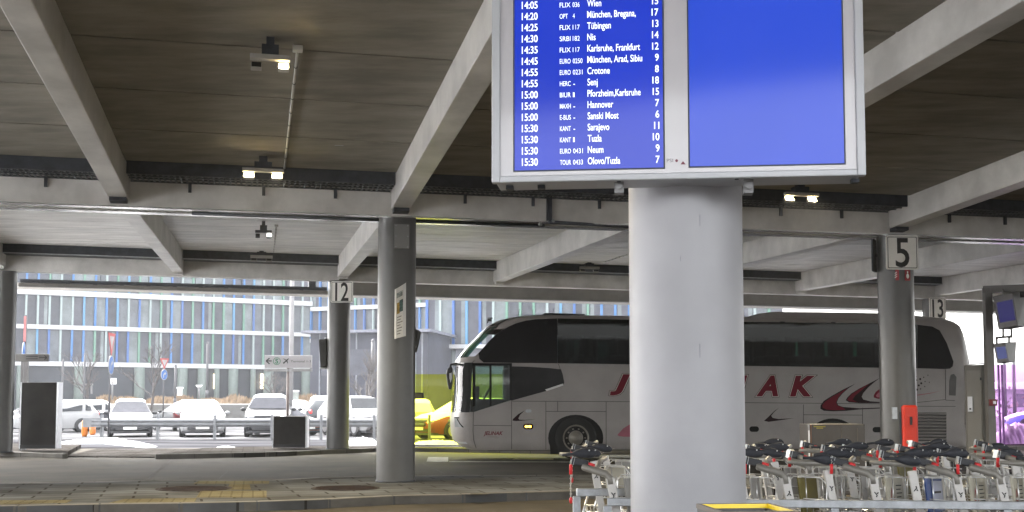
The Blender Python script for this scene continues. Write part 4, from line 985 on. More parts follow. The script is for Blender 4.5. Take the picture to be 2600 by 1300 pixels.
# ------------------------------------------------------------------ retaining wall, reeds, lamp posts, bare trees
bank = thing('retaining_wall', 'low pale wall with snow on top carrying the dry reeds', 'wall', at(550, 1040, 80))
WA, WBk = at(240, 1030, 80), at(1000, 1030, 84)
m = MB(); d = (WBk-WA); d.z = 0; L_ = d.length; d.normalize(); nrm = Vector((d.y, -d.x, 0)); c = (WA+WBk)/2
m.box(Vector((c.x, c.y, .72)), (L_, 1.2, 1.5), d, nrm); m.build('wall', mat('pale_wall', (.12, .117, .112), .8, var=.12, scale=.7), bank)
m = MB(); m.box(Vector((c.x, c.y, 1.5)), (L_, 1.1, .06), d, nrm); m.build('snow_cap', snow, bank)
rb = MB(); rr = random.Random(5)
for k in range(5200):
    t_ = rr.random(); p = WA+d*L_*t_ + nrm*(-.3+rr.uniform(-1.6, .3)); uu = proj(Vector((p.x, p.y, 2)))[0]
    hh = rr.uniform(.25, .55)*(1.15+.25*math.sin(t_*31)+.2*math.sin(t_*73))*(1.25 if 755 < uu < 800 else (.65 if uu > 810 else 1))
    b_ = Vector((p.x, p.y, 1.45)); tip = b_+Vector((rr.gauss(0, .16), rr.gauss(0, .1), hh)); wv = Vector((rr.uniform(.015, .05), rr.uniform(-.02, .02), 0))
    rb.add([b_-wv, b_+wv, tip+wv*1.3-Vector((0, 0, hh*.18)), tip], [(0, 1, 2), (0, 2, 3)])
tag(rb.build('reeds', mat('dry_reeds', (.21, .15, .095), .9, var=.25, scale=3)), 'dry tan reeds along the top of the low wall', 'reeds', kind='stuff')
def post(u, vt, vb, Y, r, m_, name, label, cat, group=None, head=None):
    b_ = at(u, vb, Y); z0 = max(0, b_.z) if vb > 1031 else b_.z; t_ = at(u, vt, Y)
    base = Vector((b_.x, Y, min(z0, b_.z)))
    o = thing(name, label, cat, base, group); m = MB(); m.tube([base, Vector((b_.x, Y, t_.z))], r, 10); m.build('pole', m_, o); return o, Vector((b_.x, Y, t_.z))
polem = mat('pole_grey', (.075, .074, .08), .6, .1, var=.1); polew = mat('pole_pale', (.17, .165, .168), .6, var=.08)
lampg = 'lamp posts in and around the car park'
lds = [(737.5, 700, 1078, 66, .13, polew, 'thick pale lamp post rising behind the terminal direction sign'), (525, 872, 1010, 76, .075, polem, 'slim grey lamp post among the reeds, right of the small yield sign'), (157, 915, 1045, 74, .07, polem, 'slim grey lamp post above the white estate car'),
       (212, 900, 1045, 72, .06, polem, 'grey lamp post by the bare tree, right of the tall dark panel'), (946, 868, 1050, 78, .13, polem, 'thick grey pole between the two round columns'), (444, 930, 1030, 78, .08, polem, 'short grey post in the reeds, just right of the small blue arrow sign')]
for u, vt, vb, Y, r, mm, lb in lds:
    o, t_ = post(u, vt, vb, Y, r, mm, 'lamp_post', lb, 'lamp post', lampg)
    m = MB(); m.ell(t_, r*1.02, r*1.02, r*1.6, 10, 6); m.build('lamp_head', mm, o)
    m = MB(); b_ = abs_loc(o); m.tube([b_, b_+Vector((0, 0, .5))], r*1.35, 10); m.build('base_sleeve', mm, o)
bark = mat('pale_bark', (.085, .075, .073), .9, var=.25, scale=6)
def bare_tree(u, vt, Y, z0, seed, label, lean=0., spread=.5):
    g = random.Random(seed); b_ = at(u, 1030, Y); base = Vector((b_.x, Y, z0)); Ht = at(u, vt, Y).z-z0
    o = thing('bare_tree', label, 'tree', base, 'bare winter trees by the office buildings'); tk = MB(); br = MB()
    top = base+Vector((lean*Ht, 0, Ht*.55)); tk.tube([base, base+(top-base)*.5+Vector((.05, 0, 0)), top], [.12, .085, .06], 8); tk.build('trunk', bark, o)
    def grow(p, d, ln, r, lv):
        q = p+d*ln; br.tube([p, p+d*ln*.5+Vector((g.gauss(0, .03), g.gauss(0, .03), .02))*ln, q], [r, r*.8, r*.6], 5, False)
        if lv: 
            for _ in range(3 if lv > 1 else 4):
                nd = (d+Vector((g.gauss(0, spread), g.gauss(0, spread), g.uniform(-.05, .5)))).normalized(); grow(p+(q-p)*g.uniform(.5, 1), nd, ln*g.uniform(.55, .8), r*.6, lv-1)
    for k in range(6):
        h = g.uniform(.45, 1); grow(base+(top-base)*h, Vector((g.gauss(0, .6), g.gauss(0, .6), 1)).normalized(), Ht*g.uniform(.2, .32), .045, 3)
    br.build('crown', bark, o)
bare_tree(383, 858, 76, .5, 1, 'bare pale tree between the two yield signs', .03); bare_tree(216, 885, 75, .5, 2, 'bare tree right of the tall dark panel', .04)
bare_tree(693, 930, 82, .5, 4, 'small bare tree under the terminal direction sign'); bare_tree(930, 880, 74, .3, 6, 'bare tree left of the thick pole between the round columns', .0, .4)
bare_tree(955, 915, 73, .3, 9, 'leaning bare tree close to the island column', -.12, .4)
# small utility things by the reeds
def boxthing(name, u0, u1, v0, v1, Y, dep, m_, label, cat, bev=.01, extra=None):
    a = at(u0, v1, Y); b_ = at(u1, v0, Y); c = Vector(((a.x+b_.x)/2, Y+dep/2, min(a.z, b_.z)))
    o = thing(name, label, cat, c); m = MB(); m.bb(a.x, b_.x, Y, Y+dep, a.z, b_.z); m.build('body', m_, o, bevel=bev)
    if extra: extra(o, a, b_, Y)
    return o
def ex_cap(o, a, b_, Y): m = MB(); m.bb(a.x-.04, b_.x+.04, Y-.05, Y+.5, b_.z+.002, b_.z+.12); m.build('lid', white, o)
boxthing('utility_box', 736, 755, 995, 1040, 78, .5, mat('box_pale_green', (.25, .27, .25), .6), 'pale green utility box beside the reeds behind the direction sign', 'utility box', extra=ex_cap)
boxthing('parking_meter', 449.5, 459, 987, 1004, 79, .4, white, 'small white box on the wall among the reeds', 'parking meter', extra=ex_cap)
o, t_ = post(285, 968, 1015, 79, .06, polew, 'small_sign', 'small white sign on a short post in the reeds', 'sign'); m = MB(); m.box(t_, (.5, .05, .42)); m.build('sign_plate', white, o)
o, t_ = post(505, 984, 1010, 80, .06, polew, 'garden_light', 'short white mushroom lamp among the reeds', 'lamp'); m = MB(); m.tube([t_, t_+Vector((0, 0, .18))], [.12, .25], 12); m.build('lamp_shade', white, o)
o = thing('bike_rack', 'pale goalpost shaped rack standing behind the white estate car', 'rack', at(220, 990, 75)); m = MB()
pa, pb, pc_, pd_ = at(208, 1000, 75), at(208, 976.5, 75), at(232, 976, 75), at(232, 1000, 75); m.bar(pa, pb, .1); m.bar(pc_, pd_, .1); m.build('post', polew, o); m = MB(); m.bar(pb-Vector((.1, 0, 0)), pc_+Vector((.1, 0, 0)), .12); m.build('crossbar', polew, o)
# ------------------------------------------------------------------ traffic signs and direction signs
signred = mat('sign_border_red', (.30, .035, .035), .4); signblue = mat('sign_blue', (.02, .085, .26), .4); signwhite = mat('sign_white', (.25, .25, .25), .4)
def traffic_sign(u, vt, vtb, vcb, vb, Y, size, yaw, label):
    o, _ = post(u, vt, vb, Y, .038, polem, 'traffic_sign', label, 'traffic sign', 'yield and turn right signs at the street')
    ex = Vector((math.cos(yaw), math.sin(yaw), 0)); n_ = Vector((ex.y, -ex.x, 0)); zT, zB = at(u, vt, Y).z, at(u, vtb, Y).z; x = abs_loc(o).x
    c0 = Vector((x, Y, 0))+n_*.05
    def tri(k, o_): hh = (zT-zB); cz = zT-hh*.36; return [c0+n_*o_+ex*s*size/2*k+Vector((0, 0, cz+(hh*.36)*k)) for s in (-1, 1)]+[c0+n_*o_+Vector((0, 0, cz-hh*.64*k))]
    m = MB(); m.prism(tri(1, 0), -n_, .02); yl = m.build('yield_plate', signred, o); m = MB(); m.prism(tri(.62, .004), -n_, .003); m.build('yield_field', signwhite, yl)
    zc2 = (at(u, vtb, Y).z+at(u, vcb, Y).z)/2; rz = abs(at(u, vtb, Y).z-at(u, vcb, Y).z)/2
    cc = Vector((x, Y, zc2))+n_*.05; m = MB(); m.prism(circle(cc, ex, bz, size*.36, 24, rz), -n_, .03); cp = m.build('arrow_plate', signwhite, o)
    m = MB(); m.prism(circle(cc+n_*.004, ex, bz, size*.33, 24, rz*.92), -n_, .003); m.build('arrow_field', signblue, cp)
    m = MB(); s_ = size*.36; q = cc+n_*.008
    m.add([q+ex*a*s_+bz*b_*rz for a, b_ in ((-.35, -.6), (-.1, -.6), (-.1, -.05), (.1, .1), (.1, -.12), (.6, .22), (.1, .6), (.1, .36), (-.2, .2), (-.35, -.05))], [tuple(range(10))]); m.build('arrow', signwhite, cp)
traffic_sign(275, 846, 903, 951, 1124, 47, .93, R(92), 'yield sign over a round blue arrow sign, both seen nearly edge on')
traffic_sign(414, 910, 938, 965, 1060, 62, .52, R(42), 'small yield sign over a round blue right turn arrow sign')
o, t_ = post(57, 800, 1140, 50, .05, polem, 'traffic_sign', 'sign post at the left edge with plates seen edge on', 'traffic sign')
m = MB(); q = at(63, 836, 49.9); m.box(q, (.10, .7, 1.1), Vector((1, .42, 0)).normalized(), Vector((-.42, 1, 0)).normalized()); m.build('sign_plate', mat('edge_plate', (.35, .12, .12), .5), o); q = at(60, 890, 49.9); m = MB(); m.ell(q, .07, .35, .38, 12, 8, Vector((1, .42, 0)).normalized(), Vector((-.42, 1, 0)).normalized()); m.build('round_plate', signblue, o)
greyplate = mat('grey_plate', (.14, .135, .13), .6, var=.1)
o = boxthing('direction_sign', 35, 124, 898.5, 918, 33, .05, greyplate, 'narrow grey direction sign with an arrow pointing right at the left edge', 'direction sign')
m = MB(); q = at(110, 908, 32.985)
m.bar(q-Vector((.12, 0, 0)), q+Vector((.1, 0, 0)), .025, .004, (0, 1, 0)); m.bar(q+Vector((.1, 0, 0)), q+Vector((.03, 0, .065)), .025, .004, (0, 1, 0)); m.bar(q+Vector((.1, 0, 0)), q+Vector((.03, 0, -.065)), .025, .004, (0, 1, 0)); m.build('arrow', inkm, o)
m = MB()
for v in (905, 911): p = at(66, v, 32.985); m.bar(p, p+Vector((.34, 0, 0)), .022, .004, (0, 1, 0))
m.build('lettering', inkm, o); m = MB(); a = at(57, 918, 33.02); m.bb(a.x-.035, a.x+.035, 33.0, 33.06, ZP, a.z); a = at(67, 918, 33.3); m.bb(a.x-.05, a.x+.05, 33.28, 33.36, ZP, a.z); m.build('post', polew, o)
Yd = 40.
o = boxthing('direction_sign', 671.5, 792, 902, 934, Yd, .08, mat('sign_lilac_white', (.32, .31, .32), .5, var=.04), 'white direction sign to Terminal 1-3 on a brown post', 'direction sign')
m = MB(); a, b_ = at(671.5, 943, Yd), at(792, 935, Yd); m.bb(a.x, b_.x, Yd, Yd+.08, a.z, b_.z-.015); m.build('lower_plate', signwhite, o)
def pf(u, v): return at(u, v, Yd-.004)
f7 = lambda x, y: (640+x/9.909, 870+y/9.909)
m = MB()
for a, b_ in (((350, 460), (495, 460)), ((352, 462), (440, 390)), ((352, 458), (440, 535))): m.bar(pf(*f7(*a)), pf(*f7(*b_)), .04, .003, (0, 1, 0))
m.build('arrow', inkm, o)
m = MB(); c = pf(*f7(622, 465)); r_ = 95/9.909/F*Yd; k = 28; aa_, bb_ = circle(c, (1, 0, 0), bz, r_, k), circle(c, (1, 0, 0), bz, r_*.84, k)
m.add(aa_+bb_, [(i, (i+1) % k, (i+1) % k+k, i+k) for i in range(k)]); text(m, 'S', c+Vector((0, -.001, -r_*.58)), (1, 0, 0), bz, r_*1.16, 1.1, align='C', bold=.03); m.build('train_symbol', mat('train_green', (.012, .13, .06), .5), o)
m = MB(); pl_ = lambda pts: m.add([pf(*f7(x, y)) for x, y in pts], [tuple(range(len(pts)))])
pl_([(925, 395), (905, 400), (850, 440), (800, 490), (780, 525), (800, 535), (830, 500), (880, 465), (915, 420)]); pl_([(780, 405), (800, 400), (860, 430), (880, 455), (855, 462), (840, 440)]); pl_([(895, 535), (880, 500), (858, 465), (885, 440), (903, 500)]); pl_([(775, 490), (800, 488), (815, 512), (805, 535)])
m.build('aircraft_symbol', inkm, o)
m = MB(); text(m, 'Terminal 1-3', pf(*f7(973, 497)), (1, 0, 0), bz, 52/9.909/F*Yd, width=508/9.909/F*Yd); m.build('lettering', mat('grey_lettering', (.03, .028, .03), .6), o)
m = MB(); a = at(730.5, 943, Yd+.05); m.tube([(a.x, Yd+.12, -.02), (a.x, Yd+.12, a.z+.4)], .05, 10); m.build('post', mat('brown_post', (.16, .13, .12), .6), o)
# dark panels standing on the far platform
darkp = mat('dark_panel', (.04, .038, .036), .6, var=.2, scale=2, spec=.08)
def ex_frame(o, a, b_, Y):
    m = MB(); m.bb(b_.x, b_.x+.055, Y-.01, Y+.3, a.z, b_.z+.004); m.build('side_rail', alu, o); m = MB(); m.bb(a.x-.03, a.x-.001, Y-.01, Y+.3, a.z, b_.z+.004); m.build('side_rail', alu, o)
    m = MB(); m.bb(a.x, b_.x, Y-.02, Y+.26, a.z-.001, a.z+.1); m.build('plinth', black, o)
boxthing('information_panel', 51, 145, 971, 1139, 32.6, .25, darkp, 'tall dark information panel beside the column at the left edge', 'information panel', extra=ex_frame)
boxthing('litter_bin', 694, 776, 1057, 1136.5, 33.9, .7, darkp, 'dark square litter bin in front of the direction sign post', 'litter bin', .015, ex_frame)
# ------------------------------------------------------------------ guard rail, orange bollards, snow heaps
gr_ = thing('guard_rail', 'galvanised guard rail in front of the parked cars', 'guard rail', at(600, 1112, 47.5))
RA, RB_ = at(234, 1073, 47.5), at(1300, 1073, 48.5)
prf = [(0, .17), (-.05, .13), (-.08, .09), (-.08, .05), (-.03, .02), (-.03, -.02), (-.08, -.05), (-.08, -.09), (-.05, -.13), (0, -.17), (.02, -.17), (.02, .17)]
m = MB(); m.grid([[P+Vector((0, y, z*1.05)) for y, z in prf] for P in (RA, RB_)], False, True); m.build('rail', railgrey, gr_)
m = MB(); m.box(RA+Vector((-.0, 0, 0)), (.75, .1, .38)); m.build('end_plate', railgrey, gr_)
for u in (258, 400, 545, 690, 815, 950, 1090, 1230):
    p = at(u, 1073, 47.7); m = MB(); m.bb(p.x-.05, p.x+.05, p.y-.03, p.y+.12, -.03, 1.02); m.build('post', railgrey, gr_)
orm = mat('orange_plastic', (.62, .17, .01), .5, var=.06)
for i, (u, v0, v1, Y, lb) in enumerate(((214.5, 1068, 1104, 53, 'taller orange bollard beside the white hatchback'), (235, 1081, 1098.5, 56, 'shorter orange bollard behind the end of the guard rail'))):
    a = at(u, v1, Y); b_ = at(u, v0, Y); m = MB(); r_ = 7.5/F*Y
    m.tube([Vector((a.x, Y, -.03)), Vector((a.x, Y, .08)), Vector((a.x, Y, b_.z-.08)), Vector((a.x, Y, b_.z))], [r_*.7, r_, r_, r_*.8], 14); o = m.build('bollard', orm, loc=(a.x, Y, -.03)); tag(o, lb, 'bollard', 'orange bollards at the end of the guard rail')
    m = MB(); m.tube([Vector((a.x, Y, b_.z*.62)), Vector((a.x, Y, b_.z*.68))], r_*1.03, 14); m.build('reflective_band', signwhite, o)
# heaps of cleared snow
def heap(pts, h, label, seed):
    g = random.Random(seed); mb = MB(); n_ = 40; rows = []
    for j in range(7):
        t_ = j/6; row = []
        for i in range(n_+1):
            s = i/n_; k = s*(len(pts)-1); i0 = min(int(k), len(pts)-2); p = pts[i0]*(1-k+i0)+pts[i0+1]*(k-i0)
            env = math.sin(math.pi*s)**.5*math.sin(math.pi*t_); row.append(Vector((p.x, p.y+(t_-.5)*1.6, -.035+h*env*(.85+.3*g.random()))))
        rows.append(row)
    mb.grid(rows); c = pts[len(pts)//2]; o = mb.build('snow_heap', snow, loc=(c.x, c.y, 0)); tag(o, label, 'snow heap', 'heaps of cleared snow along the street')
heap([onz(150, 1125, 0), onz(280, 1124, 0), onz(390, 1135, 0)], .22, 'long low snow heap by the foot of the tall yield sign', 1)
heap([onz(875, 1131, 0), onz(960, 1128, 0)], .3, 'snow heap to the right of column 12', 2)
heap([onz(1045, 1128, 0), onz(1110, 1131, 0), onz(1200, 1131, 0)], .22, 'snow heap at the foot of the yellow glass', 3)
heap([onz(540, 1139, 0), onz(600, 1137.5, 0)], .10, 'small snow remains on the street before the middle parked cars', 4)
heap([onz(2520, 1136, 0), onz(2640, 1132, 0)], .8, 'big snow heap behind the purple glass', 5)
heap([onz(2380, 1130, 0), onz(2470, 1126, 0)], .5, 'snow heap behind the rear of the coach', 6)
# tinted glass screens on the far platform
def wind_glass(u0, u1, vt, vb, Y, tint, label, posts=()):
    a = at(u0, vb, Y); b_ = at(u1, vt, Y); c = Vector(((a.x+b_.x)/2, Y, a.z)); o = thing('glass_screen', label, 'glass screen', c)
    m = MB(); m.add([Vector((a.x, Y, a.z)), Vector((b_.x, Y, a.z)), Vector((b_.x, Y, b_.z)), Vector((a.x, Y, b_.z))], [(0, 1, 2, 3)]); m.build('pane', glass('tint_'+label.split()[0], tint), o)
    m = MB(); m.bb(a.x, b_.x, Y-.03, Y+.03, a.z-.05, a.z-.002); m.build('bottom_rail', mat('rail_paint', (.5, .5, .5), .4, .5), o)
    for u in posts:
        p = at(u, vt, Y); m = MB(); m.bb(p.x-.03, p.x+.03, Y+.02, Y+.08, a.z-.05, p.z); m.build('post', galv, o)
    return o
yg = wind_glass(990, 1400, 950, 1128, 35.6, (.96, 1.0, .13), 'yellow green tinted glass screen behind the coach front')
m = MB(); a, b_ = at(1046, 1013, 35.55), at(1076, 997, 35.55); m.bb(a.x, b_.x, 35.53, 35.58, a.z, b_.z); pq = m.build('notice_plate', black, yg); m = MB(); m.bb(a.x+.03, b_.x-.04, 35.522, 35.529, a.z+.03, b_.z-.03); m.build('notice_field', mat('plate_olive', (.16, .14, .07), .6), pq)
wind_glass(2531, 2760, 926, 1142, 37.5, (.72, .40, .80), 'purple tinted glass screen at the right edge', (2536, 2545))
# ------------------------------------------------------------------ parked cars
tyre = rubber; rimm = mat('car_rim', (.40, .40, .42), .4, .5, var=.1); cglass = mat('car_glass', (.022, .024, .028), .15, var=.2, scale=1.5, spec=.2)
frost = mat('frosted_glass', (.065, .066, .077), .8, var=.15, scale=3, spec=.1); hlm = mat('car_headlight', (.55, .56, .58), .1, .2, coat=.6); tlm = mat('car_tail_light', (.55, .03, .03), .25, coat=.5)
platem = mat('number_plate', (.72, .72, .70), .5); trim = mat('car_trim', (.03, .03, .033), .6)
def carpaint(n_, c): return mat('paint_'+n_, c, .4, var=.05, spec=.25, coat=.1)
HATCH = dict(L=4.0, W=1.72, st=[(0, .34, .52, .56, .62), (.10, .22, .62, .70, .76), (.55, .2, .74, .82, .82), (.98, .2, .86, .93, .84), (1.12, .2, .90, .96, .84), (1.95, .2, .95, 1.44, .58), (2.5, .2, .97, 1.50, .58), (3.3, .2, 1.0, 1.46, .57), (3.62, .2, 1.0, 1.36, .57), (3.92, .24, .92, .98, .70), (4.0, .38, .70, .74, .74)], cow=4, rf=5, rr=8, tail=9, wx=(.78, 3.2), wr=.31)
SUV = dict(L=4.6, W=1.86, st=[(0, .40, .66, .72, .70), (.10, .27, .80, .88, .84), (.6, .25, .95, 1.02, .90), (1.15, .25, 1.03, 1.08, .91), (1.28, .25, 1.05, 1.12, .90), (1.95, .25, 1.10, 1.62, .66), (2.6, .25, 1.12, 1.70, .66), (3.9, .25, 1.14, 1.67, .65), (4.3, .25, 1.14, 1.54, .64), (4.54, .3, 1.02, 1.08, .80), (4.6, .45, .82, .86, .82)], cow=4, rf=5, rr=8, tail=9, wx=(.9, 3.7), wr=.36)
SEDAN = dict(L=4.5, W=1.80, st=[(0, .36, .54, .60, .66), (.10, .22, .64, .72, .80), (.6, .2, .76, .84, .86), (1.15, .2, .86, .93, .88), (1.3, .2, .90, .96, .88), (2.1, .2, .95, 1.40, .60), (2.6, .2, .96, 1.45, .60), (3.2, .2, .97, 1.38, .58), (3.85, .2, .96, 1.03, .80), (4.4, .26, .92, .98, .80), (4.5, .40, .68, .74, .76)], cow=4, rf=5, rr=7, tail=8, wx=(.85, 3.6), wr=.32)
WAGON = dict(L=4.7, W=1.82, st=[(0, .36, .56, .62, .66), (.10, .22, .66, .74, .80), (.6, .2, .80, .88, .86), (1.15, .2, .90, .97, .88), (1.28, .2, .93, 1.0, .88), (2.05, .2, .98, 1.46, .62), (2.7, .2, 1.0, 1.52, .62), (4.0, .2, 1.02, 1.50, .61), (4.3, .2, 1.02, 1.42, .61), (4.62, .26, .96, 1.03, .74), (4.7, .42, .74, .78, .78)], cow=4, rf=5, rr=8, tail=9, wx=(.88, 3.75), wr=.33)
def car(D, paint, label, snowy=(), front_frost=True, lit=None, dark_low=True):
    """a car with its nose at x=0 and its length along +x, parts as children"""
    o = thing('parked_car', label, 'car', (0, 0, 0), 'cars in the snowy car park'); W = D['W']/2; st = D['st']
    def rg(s, g=0.):
        x, zb, zs, zt, wt = s; w_ = W*(1-.10*(x < .05)-.04*(x > D['L']-.05)-(.06 if x < .3 else 0)); wt = min(wt, w_)
        return [Vector((x, -w_*.93, zb)), Vector((x, -w_, zb+(zs-zb)*.45)), Vector((x, -w_*.985, zs)), Vector((x, -wt, zt-.03)), Vector((x, -wt*.75, zt)), Vector((x, wt*.75, zt)), Vector((x, wt, zt-.03)), Vector((x, w_*.985, zs)), Vector((x, w_, zb+(zs-zb)*.45)), Vector((x, w_*.93, zb))]
    rows = [rg(s) for s in st]; mb = MB(); mb.grid(rows, True, True)
    mb.add(rows[0], [tuple(range(10))]); mb.add(rows[-1], [tuple(range(10))[::-1]])
    body = mb.build('body', paint, o); e = body.modifiers.new('es', 'EDGE_SPLIT'); e.split_angle = R(42)
    def lerp(a, b, t): return a*(1-t)+b*t
    def patch(q, m_, name, off, par=o, t0=.06, t1=.94, s0=.05, s1=.95):
        f = lambda s, t: lerp(lerp(q[0], q[1], s), lerp(q[3], q[2], s), t); n_ = (q[1]-q[0]).cross(q[3]-q[0]).normalized()
        m = MB(); pts = [f(s0, t0), f(s1, t0), f(s1, t1), f(s0, t1)]; m.add([p+n_*off for p in pts], [(0, 1, 2, 3)]); return m.build(name, m_, par)
    c, r_ = rows[D['cow']], rows[D['rf']]; sc = lambda p, k: Vector((p.x, p.y*k, p.z))
    if 'screen' not in snowy: patch([c[3], c[6], r_[6], r_[3]], frost if front_frost else cglass, 'windscreen', -.055, s0=.03, s1=.97)
    c, r_ = rows[D['tail']], rows[D['rr']]; patch([c[6], c[3], r_[3], r_[6]], frost if 'rear' in snowy else cglass, 'rear_window', .05, t0=.12)
    mid = (D['rf']+D['rr'])//2+1; mid = min(max(mid, D['rf']+1), D['rr'])
    for sgn, ia, ib in ((1, 2, 3), (-1, 7, 6)):
        for (i0, i1) in ((D['cow'], mid), (mid, D['rr'])):
            if i0 == D['cow']:
                a, b_, e_ = rows[i0][ia], rows[i1][ia], rows[i1][ib]; d_ = rows[D['rf']][ib]; q0 = lerp(a, b_, .02)+Vector((.12, 0, .02))
                pts = [q0+Vector((0, 0, .03)), lerp(a, b_, .94)+Vector((0, 0, .04)), lerp(e_, d_, .06)-Vector((0, 0, .05)), d_-Vector((-.04, 0, .05))]
            else:
                a, b_, e_, d_ = rows[i0][ia], rows[i1][ia], rows[i1][ib], rows[i0][ib]
                pts = [lerp(a, b_, .05)+Vector((0, 0, .04)), lerp(a, b_, .92)+Vector((0, 0, .04)), lerp(e_, d_, .2)-Vector((0, 0, .05)), d_-Vector((-.05, 0, .05))]
            m = MB(); off = Vector((0, -.014*sgn, .006)); m.add([p+off for p in pts], [(0, 1, 2, 3)]); m.build('side_window', cglass, o)
    # wheels
    for x in D['wx']:
        for sgn in (-1, 1):
            y = sgn*(W-.09); r0 = D['wr']; m = MB()
            m.tube([Vector((x, y-sgn*.1, r0)), Vector((x, y+sgn*.065, r0)), Vector((x, y+sgn*.098, r0))], [r0, r0, r0*.9], 22); wh = m.build('wheel', tyre, o)
            m = MB(); m.tube([Vector((x, y+sgn*.09, r0)), Vector((x, y+sgn*.106, r0))], [r0*.66, r0*.6], 20); rm = m.build('rim', rimm, wh)
            m = MB(); m.prism([Vector((x+math.cos(R(a))*r0*1.2, sgn*(W+.002), r0+math.sin(R(a))*r0*1.2)) for a in range(-25, 206, 15)], (0, -sgn, 0), .03); m.build('wheel_arch', trim, o)
    z1 = st[1][2]; fw = W*.9
    for sgn in (-1, 1):
        m = MB(); m.ell((.12, sgn*fw*.78, z1+.02), .12, fw*.2, .075, 12, 8); m.build('headlight', hlm, o)
        m = MB(); zz = st[D['tail']][2]; m.ell((D['L']-.12, sgn*fw*.86, zz-.06), .11, fw*.13, .13, 12, 8); m.build('tail_light', tlm, o)
        m = MB(); m.ell((st[D['cow']][0]+.25, sgn*(W+.10), st[D['cow']][2]+.08), .06, .11, .075, 12, 8); m.build('mirror', paint if not dark_low else trim, o)
    m = MB(); m.bb(-.015, .06, -fw*.5, fw*.5, z1-.16, z1-.04); m.bb(-.012, .08, -fw*.72, fw*.72, .3, .42); m.build('grille', trim, o)
    m = MB(); m.bb(-.03, .0, -.26, .26, z1-.30, z1-.19); m.build('number_plate', platem, o)
    m = MB(); m.bb(D['L']-.03, D['L']+.02, -.26, .26, .62, .73); m.build('number_plate', platem, o)
    m = MB(); m.bb(.02, D['L']-.02, -W*.9, W*.9, .17, .26); m.build('underbody', trim, o)
    if snowy:
        m = MB()
        def cover(i0, i1, hgt):
            rws = []
            for i in range(i0, i1+1):
                r0 = rows[i]; k = .25 if i in (i0, i1) else 1
                rws.append([Vector((p.x, p.y*1.01, p.z))+Vector((0, 0, hgt*k*(f+.15*random.random()))) for p, f in ((r0[3], .1), (r0[4], .9), (lerp(r0[4], r0[5], .5), 1.05), (r0[5], .9), (r0[6], .1))])
            m.grid(rws)
        if 'roof' in snowy: cover(D['rf'], D['rr'], .07)
        if 'hood' in snowy: cover(1, D['cow'], .06)
        if 'screen' in snowy: cover(D['cow'], D['rf'], .05)
        if 'back' in snowy: cover(D['rr'], D['tail'], .06)
        m.build('snow_cover', snow, o)
    return o
def put(o, u, vb, Y, yaw, k=1.12):
    p = at(u, vb, Y); o.location = (p.x, Y, -.03); o.rotation_euler = (0, 0, yaw+math.atan2(-p.x, Y)); o.scale = (k, k, k); return o
P_white = carpaint('white', (.30, .30, .305)); P_grey = carpaint('grey', (.026, .027, .031)); P_silver = carpaint('silver', (.06, .064, .07)); P_dark = carpaint('dark_blue', (.012, .013, .022)); P_red = carpaint('dark_red', (.07, .008, .01)); P_or = carpaint('orange', (.26, .055, .006)); P_blue = carpaint('blue', (.10, .13, .40))
FRONT = R(90)        # nose towards us
put(car(HATCH, P_grey, 'grey hatchback parked nose on, white frosted windscreen, first from the left behind the rail', ('roof', 'hood')), 330, 1108, 51.5, FRONT)
put(car(SEDAN, P_white, 'parked car completely buried in white snow, second nose on from the left', ('roof', 'hood', 'screen'), dark_low=False), 514, 1108, 51.5, FRONT)
put(car(SUV, P_grey, 'tall grey car parked nose on behind the litter bin', ('roof',)), 678, 1108, 51.5, FRONT+R(-2))
put(car(HATCH, P_silver, 'silver hatchback seen from behind left of column 12', ('roof', 'rear')), 812, 1103, 65, R(-90)+R(4), 1.25)
put(car(SUV, P_white, 'white van parked nose on between the two round columns', ('hood',), False), 975, 1105, 53, FRONT+R(28))
put(car(HATCH, P_white, 'white car with a red tail light beside the van, right of column 12', ('roof', 'rear')), 902, 1104, 61, R(-90)+R(5))
put(car(HATCH, P_white, 'white hatchback parked side on behind the tall dark panel', ('roof', 'hood'), False, dark_low=False), 22, 1095, 61, R(4))
put(car(WAGON, P_white, 'white estate car parked side on above the white hatchback', ('roof',), False, dark_low=False), 55, 1090, 67, R(3))
put(car(SEDAN, P_dark, 'dark blue car with a snowy bonnet behind the orange bollards', ('hood', 'roof')), 286, 1090, 66, R(180)+R(35))
put(car(HATCH, P_red, 'dark red car with snowy roof seen from behind the snow buried car', ('roof', 'rear', 'back')), 483, 1096, 69, R(-90))
put(car(HATCH, P_dark, 'dark car with a thick snow dome behind the direction sign post', ('roof', 'hood', 'screen')), 752, 1092, 66, FRONT)
put(car(SEDAN, P_silver, 'snowy silver car partly hidden to the right of the grey hatchback', ('roof', 'hood', 'screen', 'back')), 410, 1094, 68, R(-60))
put(car(SEDAN, P_or, 'orange car with snowy bonnet partly hidden by the litter bin', ('hood',)), 789, 1100, 55.0, R(128), .92)
put(car(WAGON, P_or, 'orange car with snowy bonnet and roof seen through the yellow glass', ('roof', 'hood', 'screen')), 1064, 1104, 48.5, R(38))
put(car(HATCH, P_white, 'pale snowy car behind the orange one, seen through the yellow glass', ('roof', 'rear', 'back')), 1058, 1100, 60, R(-90))
put(car(WAGON, P_blue, 'blue car with snowy roof seen through the purple glass', ('roof', 'hood')), 2552, 1094, 60, R(6))
put(car(HATCH, P_white, 'white snowy car at the left edge, glimpsed beside the column', ('roof', 'hood', 'back')), -20, 1088, 72, R(2))
